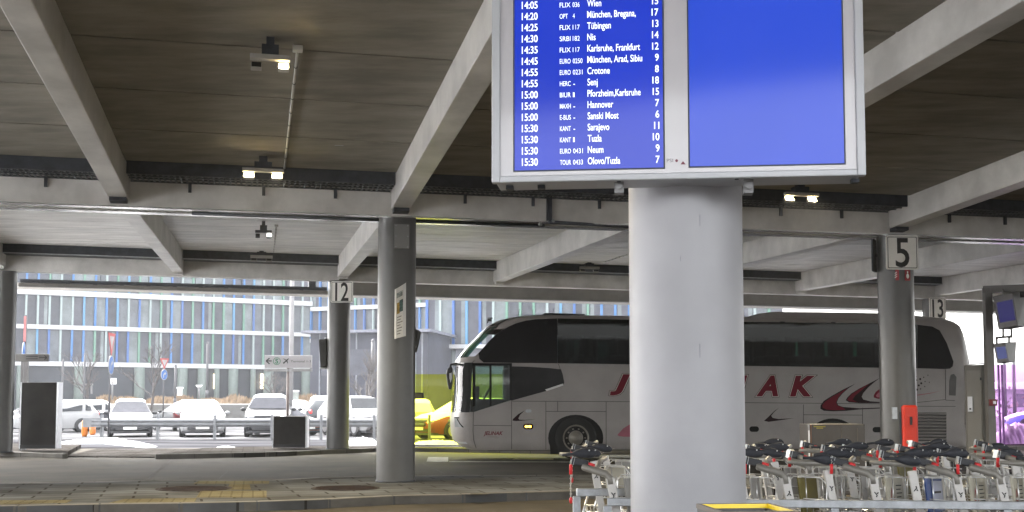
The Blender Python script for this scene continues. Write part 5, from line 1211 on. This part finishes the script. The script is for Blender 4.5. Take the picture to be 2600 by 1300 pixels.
# distant things on the right
far = thing('distant_building', 'low distant pale building beyond the purple glass', 'building', at(2600, 1010, 150))
m = MB(); a, b_ = at(2543, 1040, 150), at(2760, 988, 150); m.bb(a.x, b_.x, 150, 170, 0, b_.z); m.build('wall', mat('far_wall', (.32, .31, .34), .8, var=.2, scale=.2), far); m = MB(); m.bb(a.x-1, b_.x+1, 149, 171, b_.z, b_.z+.9); m.build('roof', snow, far)
for k in range(6): m = MB(); x = a.x+2+k*2; m.bb(x, x+1.1, 149.9, 149.98, 1.2, b_.z-.6); m.build('window', gl_d[1], far)
hd = MB(); g = random.Random(11)
for k in range(1200):
    x = g.uniform(30, 90); y = g.uniform(118, 126); zz = abs(g.gauss(0, 1))*1.6; s = g.uniform(.12, .32); n_ = Vector((g.gauss(0, 1), g.gauss(0, 1), g.gauss(0, 1))).normalized(); t_ = n_.orthogonal().normalized()*s; w_ = n_.cross(t_)*.6; c = Vector((x, y, zz))
    hd.add([c-t_-w_, c+t_-w_, c+t_+w_, c-t_+w_], [(0, 1, 2, 3)])
tag(hd.build('far_bushes', mat('bush_brown', (.16, .13, .12), .9, var=.4)), 'brown leafless bushes far behind the purple glass', 'bushes', kind='stuff')
for u, lb in ((2553, 'slim far mast seen through the purple glass, nearer the grey post'), (2577, 'slim far mast seen through the purple glass, nearer the right edge')):
    o, t_ = post(u, 905 if u < 2560 else 907, 1060, 70, .11, polem, 'lamp_post', lb, 'lamp post', lampg); m = MB(); m.ell(t_, .14, .14, .2, 10, 6); m.build('lamp_head', polem, o)
#bare_tree(2592, 925, 78, 0, 12, 'bare tree seen through the purple glass at the right edge')
# ------------------------------------------------------------------ grey cabinet and display post on the right
Yc = 21.5; cabm = mat('cabinet_grey', (.19, .185, .175), .5, var=.06)
cab = thing('cabinet', 'tall narrow grey cabinet beside the rear of the coach', 'cabinet', at(2475, 1140, Yc))
def quadpx(pts, Y): return [at(u, v, Y) for u, v in pts]
a0, a1 = at(2451.5, 1000, Yc), at(2495, 1000, Yc-.1); zt3 = at(2470, 927, Yc).z; dcab = (a1-a0); dcab.z = 0; wc = dcab.length; dcab.normalize(); ncab = Vector((-dcab.y, dcab.x, 0))
m = MB(); c = (a0+a1)/2; m.box(Vector((c.x, c.y, (zt3+ZP)/2))+ncab*.25, (wc, .5, zt3-ZP), dcab, ncab); m.build('body', cabm, cab, bevel=.008)
m = MB(); m.box(Vector((c.x, c.y, (zt3+ZP)/2-.02))-ncab*.006, (wc*.82, .012, (zt3-ZP)*.92), dcab, ncab); dr = m.build('door', mat('cabinet_door', (.24, .235, .225), .5, var=.05), cab, bevel=.004)
m = MB(); q = at(2463, 1026, Yc-.06); m.box(Vector((q.x, q.y, q.z)), (.085, .02, 38/F*Yc), dcab, ncab); lk = m.build('lock_plate', alu, dr)
m = MB(); m.box(Vector((q.x, q.y, q.z-.09))-ncab*.012, (.03, .01, .03), dcab, ncab); m.build('keyhole', inkm, lk)
m = MB(); q2 = at(2490, 962, Yc-.14); m.box(q2, (.03, .04, .05), dcab, ncab); m.build('hinge', steel_dk, cab)
m = MB(); q3 = at(2500, 1000, Yc-.1); m.bb(q3.x-.045, q3.x+.045, q3.y-.02, q3.y+.4, ZP, zt3+.005); m.build('side_channel', mat('channel_dark', (.08, .078, .07), .6), cab)
m = MB(); t0 = at(2462, 925.5, Yc); t1 = at(2503, 922.5, Yc); m.tube([t0, t1], .012, 6); m.tube([t0+Vector((-.02, 0, 0)), t0+Vector((-.02, 0, .1))], .008, 6); m.tube([t1, t1+Vector((0, 0, .05))], .008, 6); m.build('top_rail', alu, cab)
Yp = 21.0
dp = thing('display_post', 'grey square post with a side arm holding two hanging displays', 'post', at(2515, 1140, Yp))
pt_, pb_ = at(2506.5, 731, Yp), at(2520, 1140, Yp); postm = mat('post_grey', (.145, .14, .135), .45, .3, var=.08)
m = MB(); xx = at(2512, 940, Yp).x; m.bb(xx-.07, xx+.07, Yp-.07, Yp+.07, ZP, pt_.z); m.build('pole', postm, dp, bevel=.008)
armp = Vector((xx, Yp, at(2508, 735, Yp).z)); adir = Vector((.92, -.39, 0)).normalized()
m = MB(); m.bar(armp-adir*.07, armp+adir*2.6, .11, .13); m.build('arm', postm, dp, bevel=.006)
m = MB()
for k in (.6, 1.05): q = armp+adir*k; m.tube([q-bz*.05, q-bz*.17], .05, 10)
m.build('arm_joint', black, dp)
m = MB(); q = at(2522, 1022, Yp-.13); m.box(q, (.11, .11, .12)); fa = m.build('fire_alarm', mat('alarm_maroon', (.16, .02, .025), .5), dp, bevel=.01); m = MB(); m.box(q-Vector((0, .058, 0)), (.05, .008, .055)); m.build('alarm_glass', alu, fa)
def hanging_display(front, side, Y, scol, label, topbar):
    f = quadpx(front, Y); s = [f[1], at(*side[0], Y+.5), at(*side[1], Y+.5), f[2]]
    c = sum(f, Vector())/4; o = thing('hanging_display', label, 'display', c, 'hanging displays on the grey post')
    m = MB(); bk = [f[0]+(s[1]-f[1]), s[1], s[2], f[3]+(s[2]-f[2])]
    m.hexa([f[3], f[2], bk[2], bk[3], f[0], f[1], bk[1], bk[0]]); m.build('case', mat('display_case', (.12, .117, .115), .5, var=.06), o)
    nf_ = (f[1]-f[0]).cross(f[3]-f[0]).normalized(); nf_ = nf_ if nf_.y < 0 else -nf_
    L_ = lambda a, b_, t: a*(1-t)+b_*t
    def g_(s_, t_): return L_(L_(f[0], f[1], s_), L_(f[3], f[2], s_), t_)+nf_*.006
    m = MB(); m.add([g_(.03, .02), g_(.97, .02), g_(.97, .98), g_(.03, .98)], [(0, 1, 2, 3)]); fr_ = m.build('front_panel', mat('display_front', (.20, .19, .20), .4), o)
    m = MB(); m.add([p+nf_*.004 for p in (g_(.12, .2), g_(.92, .2), g_(.92, .82), g_(.12, .82))], [(0, 1, 2, 3)]); m.build('screen', scol, fr_)
    m = MB()
    for a, b_ in topbar: m.tube([at(*a, Y+.2), at(*b_, Y+.2)], .02, 8)
    m.build('hanger', postm, o)
hanging_display([(2520.5, 753), (2571, 743), (2584.5, 827), (2535, 836)], [(2606, 735), (2612, 828)], 20.6, screen_mat('far_screen', (.016, .014, .09), (.02, .018, .11), .08), 'upper hanging display with a dark blue screen', [((2546, 746), (2546, 733)), ((2595, 740), (2595, 726))])
hanging_display([(2522, 873), (2552, 869), (2561.5, 918), (2532, 922)], [(2581, 868), (2577, 919)], 20.9, screen_mat('far_screen_pale', (.06, .07, .2), (.09, .105, .25), .2), 'smaller lower hanging display with a pale blue screen', [((2547, 836), (2547, 858)), ((2568, 836), (2568, 858)), ((2528, 858), (2570, 854)), ((2531, 858), (2531, 873)), ((2562, 856), (2562, 870))])
# ------------------------------------------------------------------ brown machine behind the trolleys
Ym = 16.5
mc = thing('luggage_cabinet', 'low brown cabinet with a white side panel behind the luggage trolleys', 'cabinet', at(2110, 1180, Ym))
brn = mat('brown_panel', (.075, .058, .04), .35, var=.15, scale=2, coat=.2)
a, b_ = at(2058, 1200, Ym), at(2196, 1077, Ym); zmt = b_.z
m = MB(); m.bb(a.x, b_.x, Ym, Ym+.6, ZP, zmt); m.build('body', brn, mc, bevel=.01)
sa = [at(2031, 1200, Ym+.75), at(2057.5, 1200, Ym)]; m = MB()
p0, p1 = Vector((sa[0].x, Ym+.55, 0)), Vector((a.x-.004, Ym-.01, 0)); d_ = (p1-p0).normalized()
m.hexa([p0+Vector((0, 0, ZP)), p1+Vector((0, 0, ZP)), p1+Vector((.0, .08, ZP)), p0+Vector((0.05, .08, ZP)), p0+Vector((0, 0, zmt-.09)), p1+Vector((0, 0, zmt-.09)), p1+Vector((0, .08, zmt-.09)), p0+Vector((.05, .08, zmt-.09))]); m.build('side_panel', mat('panel_pale', (.82, .80, .79), .5, var=.05), mc)
m = MB(); m.hexa([p0+Vector((0, 0, zmt-.088)), p1+Vector((0, 0, zmt-.088)), p1+Vector((0, .1, zmt-.088)), p0+Vector((.05, .1, zmt-.088)), p0+Vector((.05, .02, zmt-.02)), p1+Vector((0, 0, zmt+.002)), p1+Vector((0, .1, zmt+.002)), p0+Vector((.08, .1, zmt-.02))]); m.build('side_cap', mat('cap_grey', (.24, .23, .22), .5), mc)
m = MB(); e = at(2059, 1100, Ym); m.bb(e.x-.008, e.x+.01, Ym-.006, Ym-.001, ZP, zmt-.005); m.build('edge_strip', mat('rust_edge', (.20, .09, .04), .6), mc)
m = MB()
for v, u0, u1 in ((1083, 2066, 2096), (1087, 2073, 2090)): p, q = at(u0, v, Ym-.004), at(u1, v, Ym-.004); m.bar(p, q, .016, .003, (0, 1, 0))
m.build('yellow_marking', mat('marking_yellow', (.42, .33, .02), .5), mc)
m = MB()
for u in (2137, 2177): p = at(u, 1087, Ym-.003); m.bb(p.x-.004, p.x+.004, Ym-.004, Ym-.001, ZP+.1, p.z)
m.build('door_gap', mat('gap_tan', (.15, .12, .08), .6), mc)
# ------------------------------------------------------------------ bin with the yellow rim, just in front of us
bq = [onz(1770, 1278.5, .975), onz(1953, 1277, .975), onz(2030, 1297, .975)]
bq.append(bq[0]+bq[2]-bq[1]); zt4 = .975; ctr = sum(bq, Vector())/4
bn_ = thing('waste_bin', 'dark grey waste bin with a yellow inner rim at the bottom edge', 'waste bin', (ctr.x, ctr.y, ZP))
inn = [ctr+(p-ctr)*.80 for p in bq]
m = MB(); dz = Vector((0, 0, zt4-ZP))
gm_ = mat('bin_grey', (.085, .083, .085), .5, var=.1)
for i in range(4):
    j = (i+1) % 4; m.hexa([bq[i]-dz, bq[j]-dz, inn[j]-dz, inn[i]-dz, bq[i]-Vector((0, 0, .02)), bq[j]-Vector((0, 0, .02)), inn[j]-Vector((0, 0, .02)), inn[i]-Vector((0, 0, .02))])
m.add([p-dz+Vector((0, 0, .02)) for p in inn], [(0, 1, 2, 3)]); m.build('body', gm_, bn_)
m = MB(); o2 = [ctr+(p-ctr)*1.02 for p in bq]; i2 = [ctr+(p-ctr)*.93 for p in bq]
for i in range(4):
    j = (i+1) % 4; m.hexa([o2[i]-Vector((0, 0, .019)), o2[j]-Vector((0, 0, .019)), i2[j]-Vector((0, 0, .019)), i2[i]-Vector((0, 0, .019)), o2[i], o2[j], i2[j], i2[i]])
m.build('rim', mat('bin_rim', (.12, .10, .085), .45), bn_)
m = MB(); i3 = [ctr+(p-ctr)*.925 for p in bq]; i4 = [ctr+(p-ctr)*.80 for p in bq]
for i in range(4):
    j = (i+1) % 4; m.add([i3[i]+Vector((0, 0, -.002)), i3[j]+Vector((0, 0, -.002)), i4[j]-Vector((0, 0, .14)), i4[i]-Vector((0, 0, .14))], [(0, 1, 2, 3)])
m.build('liner', mat('liner_yellow', (.85, .62, .01), .4, var=.03), bn_)
# ------------------------------------------------------------------ trolley corral rails
railm = mat('rail_galvanised', (.40, .42, .45), .45, .55, var=.2, scale=9, bump=.1, bscale=60)
rl = thing('trolley_rail', 'nearer galvanised tube frame in front of the luggage trolleys', 'rail', onz(1560, 1600, ZP), 'galvanised trolley corral frames')
p0 = onz(1542, 1274, .685); p1 = onz(2700, 1285, .685); s_ = .058
m = MB(); m.bar(p0, p1, s_, s_); m.build('top_rail', railm, rl, bevel=.006)
for u in (1542, 2130, 2560):
    t_ = (u-1542)/(2700-1542); q = p0+(p1-p0)*t_
    m = MB(); m.bb(q.x-s_/2, q.x+s_/2, q.y-s_/2+.003, q.y+s_/2-.003, ZP, .685-s_/2); m.build('leg', railm, rl, bevel=.006)
rl2 = thing('trolley_rail', 'farther galvanised tube frame at the left end of the trolleys', 'rail', onz(1460, 1500, ZP), 'galvanised trolley corral frames')
p0 = onz(1464, 1250, .74); p1 = p0+Vector((1.1, .12, 0))
m = MB(); m.bar(p0, p1, s_, s_); m.build('top_rail', railm, rl2, bevel=.006)
m = MB(); m.bb(p0.x-s_/2, p0.x+s_/2, p0.y-s_/2+.002, p0.y+s_/2-.002, ZP, .74-s_/2-.001); m.build('leg', railm, rl2, bevel=.006)
# ------------------------------------------------------------------ luggage trolleys
tw = mat('trolley_post_paint', (.54, .525, .51), .42, .15, var=.06, scale=8); tube_b = mat('trolley_tube_beige', (.23, .218, .195), .4, .15, var=.08, scale=9); wire = mat('trolley_wire', (.6, .6, .6), .3, .8, var=.12, scale=20)
grip = mat('grip_dark_grey', (.028, .03, .038), .6, var=.2, scale=14, spec=.3); lockm = mat('lock_black', (.022, .023, .028), .4); panelw = mat('ad_panel_grey', (.30, .29, .275), .5, var=.12, scale=4); edgew = mat('panel_edge', (.68, .66, .60), .5)
chainm = mat('chain_steel', (.55, .52, .48), .3, .8)
GT = 'luggage trolleys nested in the corral'
def trolley(kind, paint, label, hang=False, mark=None):
    o = thing('luggage_trolley', label, 'luggage trolley', (0, 0, 0), GT); X = Vector((1, 0, 0)); Z = bz
    zt_p = .79 if kind == 'wing' else .74
    a, b_ = Vector((.055, 0, .14)), Vector((-.055, 0, zt_p)); m = MB(); m.bar(a, b_, .064, .036, (0, 1, 0)); ps = m.build('post', tw, o, bevel=.006)
    m = MB(); q = a+(b_-a)*.79-Vector((0, .019, 0)); f = -1 if random.random() < .5 else 1
    for pts in ([(-.018, .016), (.004, -.014), (.010, -.008), (-.008, .016)], [(.0, .006), (.012, -.002), (.02, .014), (.014, .014)], [(-.004, -.02), (.006, -.026), (.012, -.004), (.004, -.008)]):
        m.add([q+X*x+Z*z*f for x, z in pts], [(0, 1, 2, 3)])
    m.build('emblem', inkm, ps)
    if hang is not None and kind == 'tube' and mark:
        m = MB(); text(m, mark, q+Vector((-.012, -.001, -.13)), Z*-1, X, .03, .9); m.build('post_lettering', inkm, ps)
    # handle bar
    m = MB(); 
    if kind == 'tube': m.tube([b_+Vector((.005, 0, -.05)), b_+Vector((-.0, 0, -.01)), b_+Vector((-.03, .01, .025)), b_+Vector((-.20, .03, .075)), b_+Vector((-.215, .032, .079))], [.027, .028, .028, .027, .017], 12)
    else: m.tube([b_+Vector((.06, 0, .05)), b_+Vector((.03, .0, .05)), b_+Vector((-.16, .03, .052)), b_+Vector((-.30, .05, .06))], [.02, .022, .022, .014], 10)
    m.tube([b_+Vector((-.10, .03, .06)), b_+Vector((-.10, .40, .10)), b_+Vector((-.06, .52, .12))], .02, 10)
    m.build('handle_bar', tube_b, o)
    # brake grip, a flat tear drop
    c = b_+(Vector((-.01, -.012, .07)) if kind == 'wing' else Vector((-.20, .34, .16)))
    k = Vector((1, 0, -.12 if kind == 'wing' else .05)).normalized(); kz = Vector((-k.z, 0, k.x))
    m = MB(); rws = []
    for i in range(15):
        s = i/14; x = -.19+.27*s; hh = .012 if s < .3 else .011+.029*math.sin(math.pi*(s-.3)/.7*.93)**.75; hh = .004 if s > .985 else hh; cy_ = .01*math.sin(math.pi*s)
        rws.append([c+k*x+kz*(cy_+math.sin(2*math.pi*j/12)*hh)+Vector((0, math.cos(2*math.pi*j/12)*(.02 if s > .3 else .011), 0)) for j in range(12)])
    m.grid(rws, True, True); gp = m.build('brake_grip', grip, o)
    m = MB(); m.ell(c+k*.025+kz*.03-Vector((0, .022, 0)), .006, .005, .006, 8, 6); m.build('grip_screw', alu, gp)
    # coin lock with key and chain
    c2 = b_+(Vector((-.23, .06, .11)) if kind == 'tube' else Vector((-.12, .30, .10))); lk_ = Vector((.96, .1, -.22)).normalized(); lz = Vector((.22, 0, .96)).normalized()
    m = MB(); m.box(c2, (.125, .06, .055), lk_, Vector((0, 1, 0)), lz); cl = m.build('coin_lock', lockm, o, bevel=.008)
    m = MB(); m.box(c2-lk_*.064, (.006, .062, .064), lk_, Vector((0, 1, 0)), lz); m.box(c2-lk_*.045, (.004, .064, .058), lk_, Vector((0, 1, 0)), lz); m.build('lock_plate', galv, cl)
    m = MB(); r0 = c2+lk_*.065+Vector((0, -.02, 0)); m.tube([r0, r0+lk_*.05], [.018, .015], 10); m.build('lock_key', redp, cl)
    m = MB(); h0 = c2-lk_*.07+Vector((0, -.035, -.03)); m.tube([h0, h0+Vector((0, 0, -.075))], .0125, 10); m.build('key_sleeve', redp, cl)
    m = MB()
    def links(p, q, n_):
        for i in range(n_):
            a_ = p+(q-p)*(i/n_); e_ = p+(q-p)*((i+1.15)/n_); sd_ = Vector((.006, 0, 0)) if i % 2 else Vector((0, .006, 0))
            m.tube([a_, (a_+e_)/2+sd_, e_], .0028, 5); m.tube([a_, (a_+e_)/2-sd_, e_], .0028, 5)
    links(h0+Vector((0, 0, .035)), h0, 3)
    if hang: links(h0+Vector((0, 0, -.075)), h0+Vector((0, 0, -.25)), 9)
    r1 = r0+lk_*.05; links(r1, r1+Vector((.07, -.01, -.025)), 5); links(r1+Vector((.07, -.01, -.025)), r1+Vector((.11, -.01, -.012)), 3)
    m.build('lock_chain', chainm, cl)
    if hang: m = MB(); m.ell(h0+Vector((0, 0, -.27)), .014, .014, .026, 10, 8); m.build('chain_pendant', redp, cl)
    # basket
    m = MB(); x0, x1, y0, y1, z0, z1 = -.02, .27, .10, .42, .46, .74
    for y in (y0, y1):
        m.tube([(x0, y, z0), (x0+.01, y, z1-.03), (x0+.04, y, z1), (x1-.05, y, z1-.01), (x1, y, z1-.06), (x1-.01, y, z0), (x0, y, z0)], .0055, 6)
        m.tube([(x0+.14, y, z0), (x0+.13, y, z1)], .0045, 6)
        m.tube([(x0, y, z0+.12), (x1, y, z0+.1)], .0045, 6)
    for k_ in range(5):
        x = x0+(x1-x0)*k_/4; m.tube([(x, y0, z0), (x, y1, z0)], .004, 6)
    for z in (z0+.09, z1-.02): m.tube([(x1, y0, z), (x1, y1, z)], .005, 6); m.tube([(x0, y0, z), (x0, y1, z)], .005, 6)
    m.build('basket', wire, o)
    # advertising panel
    A_ = [Vector((.08, .06, .46)), Vector((.255, .36, .46)), Vector((.235, .36, .72)), Vector((.05, .06, .74))]; n_ = (A_[1]-A_[0]).cross(A_[3]-A_[0]).normalized()
    n_ = n_ if n_.y < 0 else -n_
    m = MB(); m.prism(A_, -n_, .012); ad = m.build('ad_panel', panelw if paint is None else paint, o)
    m = MB(); m.bar(A_[1]+n_*.002, A_[2]+n_*.002, .016, .02); m.bar(A_[3], A_[2], .012, .016); m.build('panel_rim', edgew, ad)
    return o, ad, A_, n_
def base_parts(o):
    m = MB()
    for x in (-.22, .26): m.tube([(x, .02, .16), (x, .80, .24)], .014, 8)
    for y in (.05, .4, .78): m.tube([(-.22, y, .17+y*.09), (.26, y, .17+y*.09)], .012, 8)
    for k_ in range(7): x = -.18+k_*.066; m.tube([(x, .05, .18), (x, .78, .25)], .004, 6)
    m.tube([(-.18, .1, .2), (-.1, .16, .48)], .01, 8); m.tube([(.2, .1, .2), (.2, .16, .48)], .01, 8)
    m.build('base_frame', wire, o)
    for x, y in ((-.22, .05), (.26, .05), (.02, .8)):
        m = MB(); m.tube([(x-.018, y, .065), (x+.018, y, .065)], .065, 16); wl_ = m.build('wheel', rubber, o)
        m = MB(); m.tube([(x-.02, y, .065), (x+.02, y, .065)], .03, 12); m.build('hub', alu, wl_)
def print_tri(ad, A_, n_):
    f = lambda s, t: (A_[0]*(1-s)+A_[1]*s)*(1-t)+(A_[3]*(1-s)+A_[2]*s)*t+n_*.003
    m = MB(); o_ = [f(.12, .3), f(.42, .3), f(.27, .72)]; i_ = [f(.18, .36), f(.36, .36), f(.27, .60)]
    m.add(o_+i_, [(0, 1, 4, 3), (1, 2, 5, 4), (2, 0, 3, 5)]); m.build('warning_triangle', mat('triangle_maroon', (.28, .03, .035), .5), ad)
    m = MB()
    for k_ in range(5): t = .3+k_*.11; m.add([f(.52, t), f(.85-.06*(k_ % 2), t), f(.85-.06*(k_ % 2), t+.03), f(.52, t+.03)], [(0, 1, 2, 3)])
    m.build('print_lines', inkm, ad)
def print_price(ad, A_, n_):
    f = lambda s, t: (A_[0]*(1-s)+A_[1]*s)*(1-t)+(A_[3]*(1-s)+A_[2]*s)*t+n_*.004
    e1 = (f(1, .4)-f(0, .4)).normalized(); e3 = (f(.4, 1)-f(.4, 0)).normalized()
    m = MB(); text(m, '29€', f(.2, .42), e1, e3, .055, width=.16); m.build('price_lettering', mat('price_red', (.30, .035, .025), .5), ad)
    m = MB()
    for t in (.2, .26, .72, .78): m.add([f(.2, t), f(.72, t), f(.72, t+.025), f(.2, t+.025)], [(0, 1, 2, 3)])
    m.build('print_lines', inkm, ad)
def print_blue(ad, A_, n_):
    f = lambda s, t: (A_[0]*(1-s)+A_[1]*s)*(1-t)+(A_[3]*(1-s)+A_[2]*s)*t+n_*.004
    m = MB(); m.add([f(.3, .16), f(.92, .16), f(.92, .9), f(.3, .9)], [(0, 1, 2, 3)]); m.build('print_field', mat('field_pale_blue', (.42, .45, .58), .5), ad)
    m = MB(); m.add([p+n_*.003 for p in (f(.4, .55), f(.8, .55), f(.8, .61), f(.4, .61))], [(0, 1, 2, 3)]); m.build('print_line', inkm, ad)
blue_p = mat('ad_panel_blue', (.02, .06, .22), .4); olive_p = mat('ad_panel_olive', (.16, .135, .03), .5); cream_p = mat('ad_panel_cream', (.50, .47, .38), .55, var=.1)
protos = {}
for key, kind, pnt, prt, hang, mark in (('tube', 'tube', None, None, False, None), ('wing', 'wing', None, None, False, None), ('tubetri', 'tube', cream_p, print_tri, False, None), ('wingblue', 'wing', blue_p, print_blue, False, None),
                                        ('wingprice', 'wing', None, print_price, False, None), ('tubeolive', 'tube', olive_p, None, False, None), ('tubechain', 'tube', None, None, True, 'str'), ('wingcream', 'wing', cream_p, None, True, None)):
    o, ad, A_, n_ = trolley(kind, pnt, 'x', hang, mark); base_parts(o)
    if prt: prt(ad, A_, n_)
    protos[key] = [o, False]
def place_trolley(key, u, Y, label, yaw=0.):
    pr = protos[key]; o = pr[0] if not pr[1] else copy_tree(pr[0]); pr[1] = True
    o.location = ((u-CX)/F*Y, Y, ZP-.001); o.rotation_euler = (0, 0, yaw); o['label'] = label; return o
Y1 = 8.72
front = [('tubechain', 1566, 'front row luggage trolley left of the pale column, red key on a long chain'), ('tube', 1893, 'front row luggage trolley just peeping out at the right of the thick pale column'), ('tubeolive', 2008, 'front row luggage trolley with an olive advert, just right of the pale column'),
         ('wingprice', 2112, 'front row luggage trolley with a 29€ advert'), ('tubetri', 2228, 'front row luggage trolley with a triangle panel, left of the blue advert'), ('wingblue', 2328, 'front row luggage trolley with a blue advert'),
         ('tubetri', 2440, 'front row luggage trolley right of the blue advert with a triangle panel'), ('tubetri', 2549, 'front row luggage trolley second from the right edge with a triangle panel'), ('wing', 2650, 'front row luggage trolley cut by the right edge')]
for k_, u, lb in front: place_trolley(k_, u, Y1+random.uniform(-.1, .12), lb, R(random.uniform(-11, 11)))
mid = [('wingcream', 1521, 'middle row luggage trolley at the far left with a cream panel and hanging red key'), ('wing', 1978, 'middle row luggage trolley nearest the pale column'), ('tube', 2066, 'middle row luggage trolley before the white side of the brown cabinet'), ('wing', 2166, 'middle row luggage trolley before the middle of the brown cabinet'),
       ('tubeolive', 2262, 'middle row luggage trolley with an olive advert before the number 5 column'), ('wing', 2372, 'middle row luggage trolley below the orange extinguisher box'), ('tube', 2480, 'middle row luggage trolley before the grey cabinet'), ('wing', 2585, 'middle row luggage trolley below the purple glass')]
for k_, u, lb in mid: place_trolley(k_, u, 10.1+random.uniform(-.2, .2), lb, R(random.uniform(-16, 16)))
back = [('wing', 1550, 'back row luggage trolley left of the pale column'), ('wing', 1945, 'back row luggage trolley nearest the pale column'), ('tube', 2030, 'back row luggage trolley before the left edge of the brown cabinet'), ('wing', 2120, 'back row luggage trolley before the right half of the brown cabinet'), ('tube', 2228, 'back row luggage trolley at the left foot of the number 5 column'),
        ('tube', 2318, 'back row luggage trolley at the right foot of the number 5 column'), ('wing', 2405, 'back row luggage trolley before the engine grille of the coach'), ('tube', 2488, 'back row luggage trolley at the foot of the grey cabinet'), ('wing', 2552, 'back row luggage trolley at the foot of the display post')]
for k_, u, lb in back: place_trolley(k_, u, 11.3+random.uniform(-.25, .2), lb, R(random.uniform(-16, 16)))
# unseen terminal behind us, added to darken the reflections
tb = thing('unseen_terminal', 'dark terminal front behind the camera, seen mirrored in the coach windows', 'building', (10, -60, 0))
m = MB(); m.bb(-70, 110, -78, -60, -.05, 8.5); m.build('wall', mat('terminal_wall', (.035, .035, .038), .5, var=.2, scale=.2), tb)
m = MB(); m.bb(-70, 110, -60.2, -59.9, 3.6, 4.4); m.build('canopy_band', mat('terminal_band', (.3, .3, .3), .6), tb)

# ------------------------------------------------------------------ winter haze
hz_ = MB(); hz_.bb(-160, 200, -90, 185, -1.2, 40)
hm_ = bpy.data.materials.new('haze'); hm_.use_nodes = True; hn = hm_.node_tree; hn.nodes.clear()
ho = hn.nodes.new('ShaderNodeOutputMaterial'); hv = hn.nodes.new('ShaderNodeVolumePrincipled'); hv.inputs['Density'].default_value = .0007; hv.inputs['Color'].default_value = (.86, .88, .92, 1)
hn.links.new(hv.outputs[0], ho.inputs['Volume'])
tag(hz_.build('haze', hm_), 'thin pale winter haze over the car park', 'haze', kind='stuff')
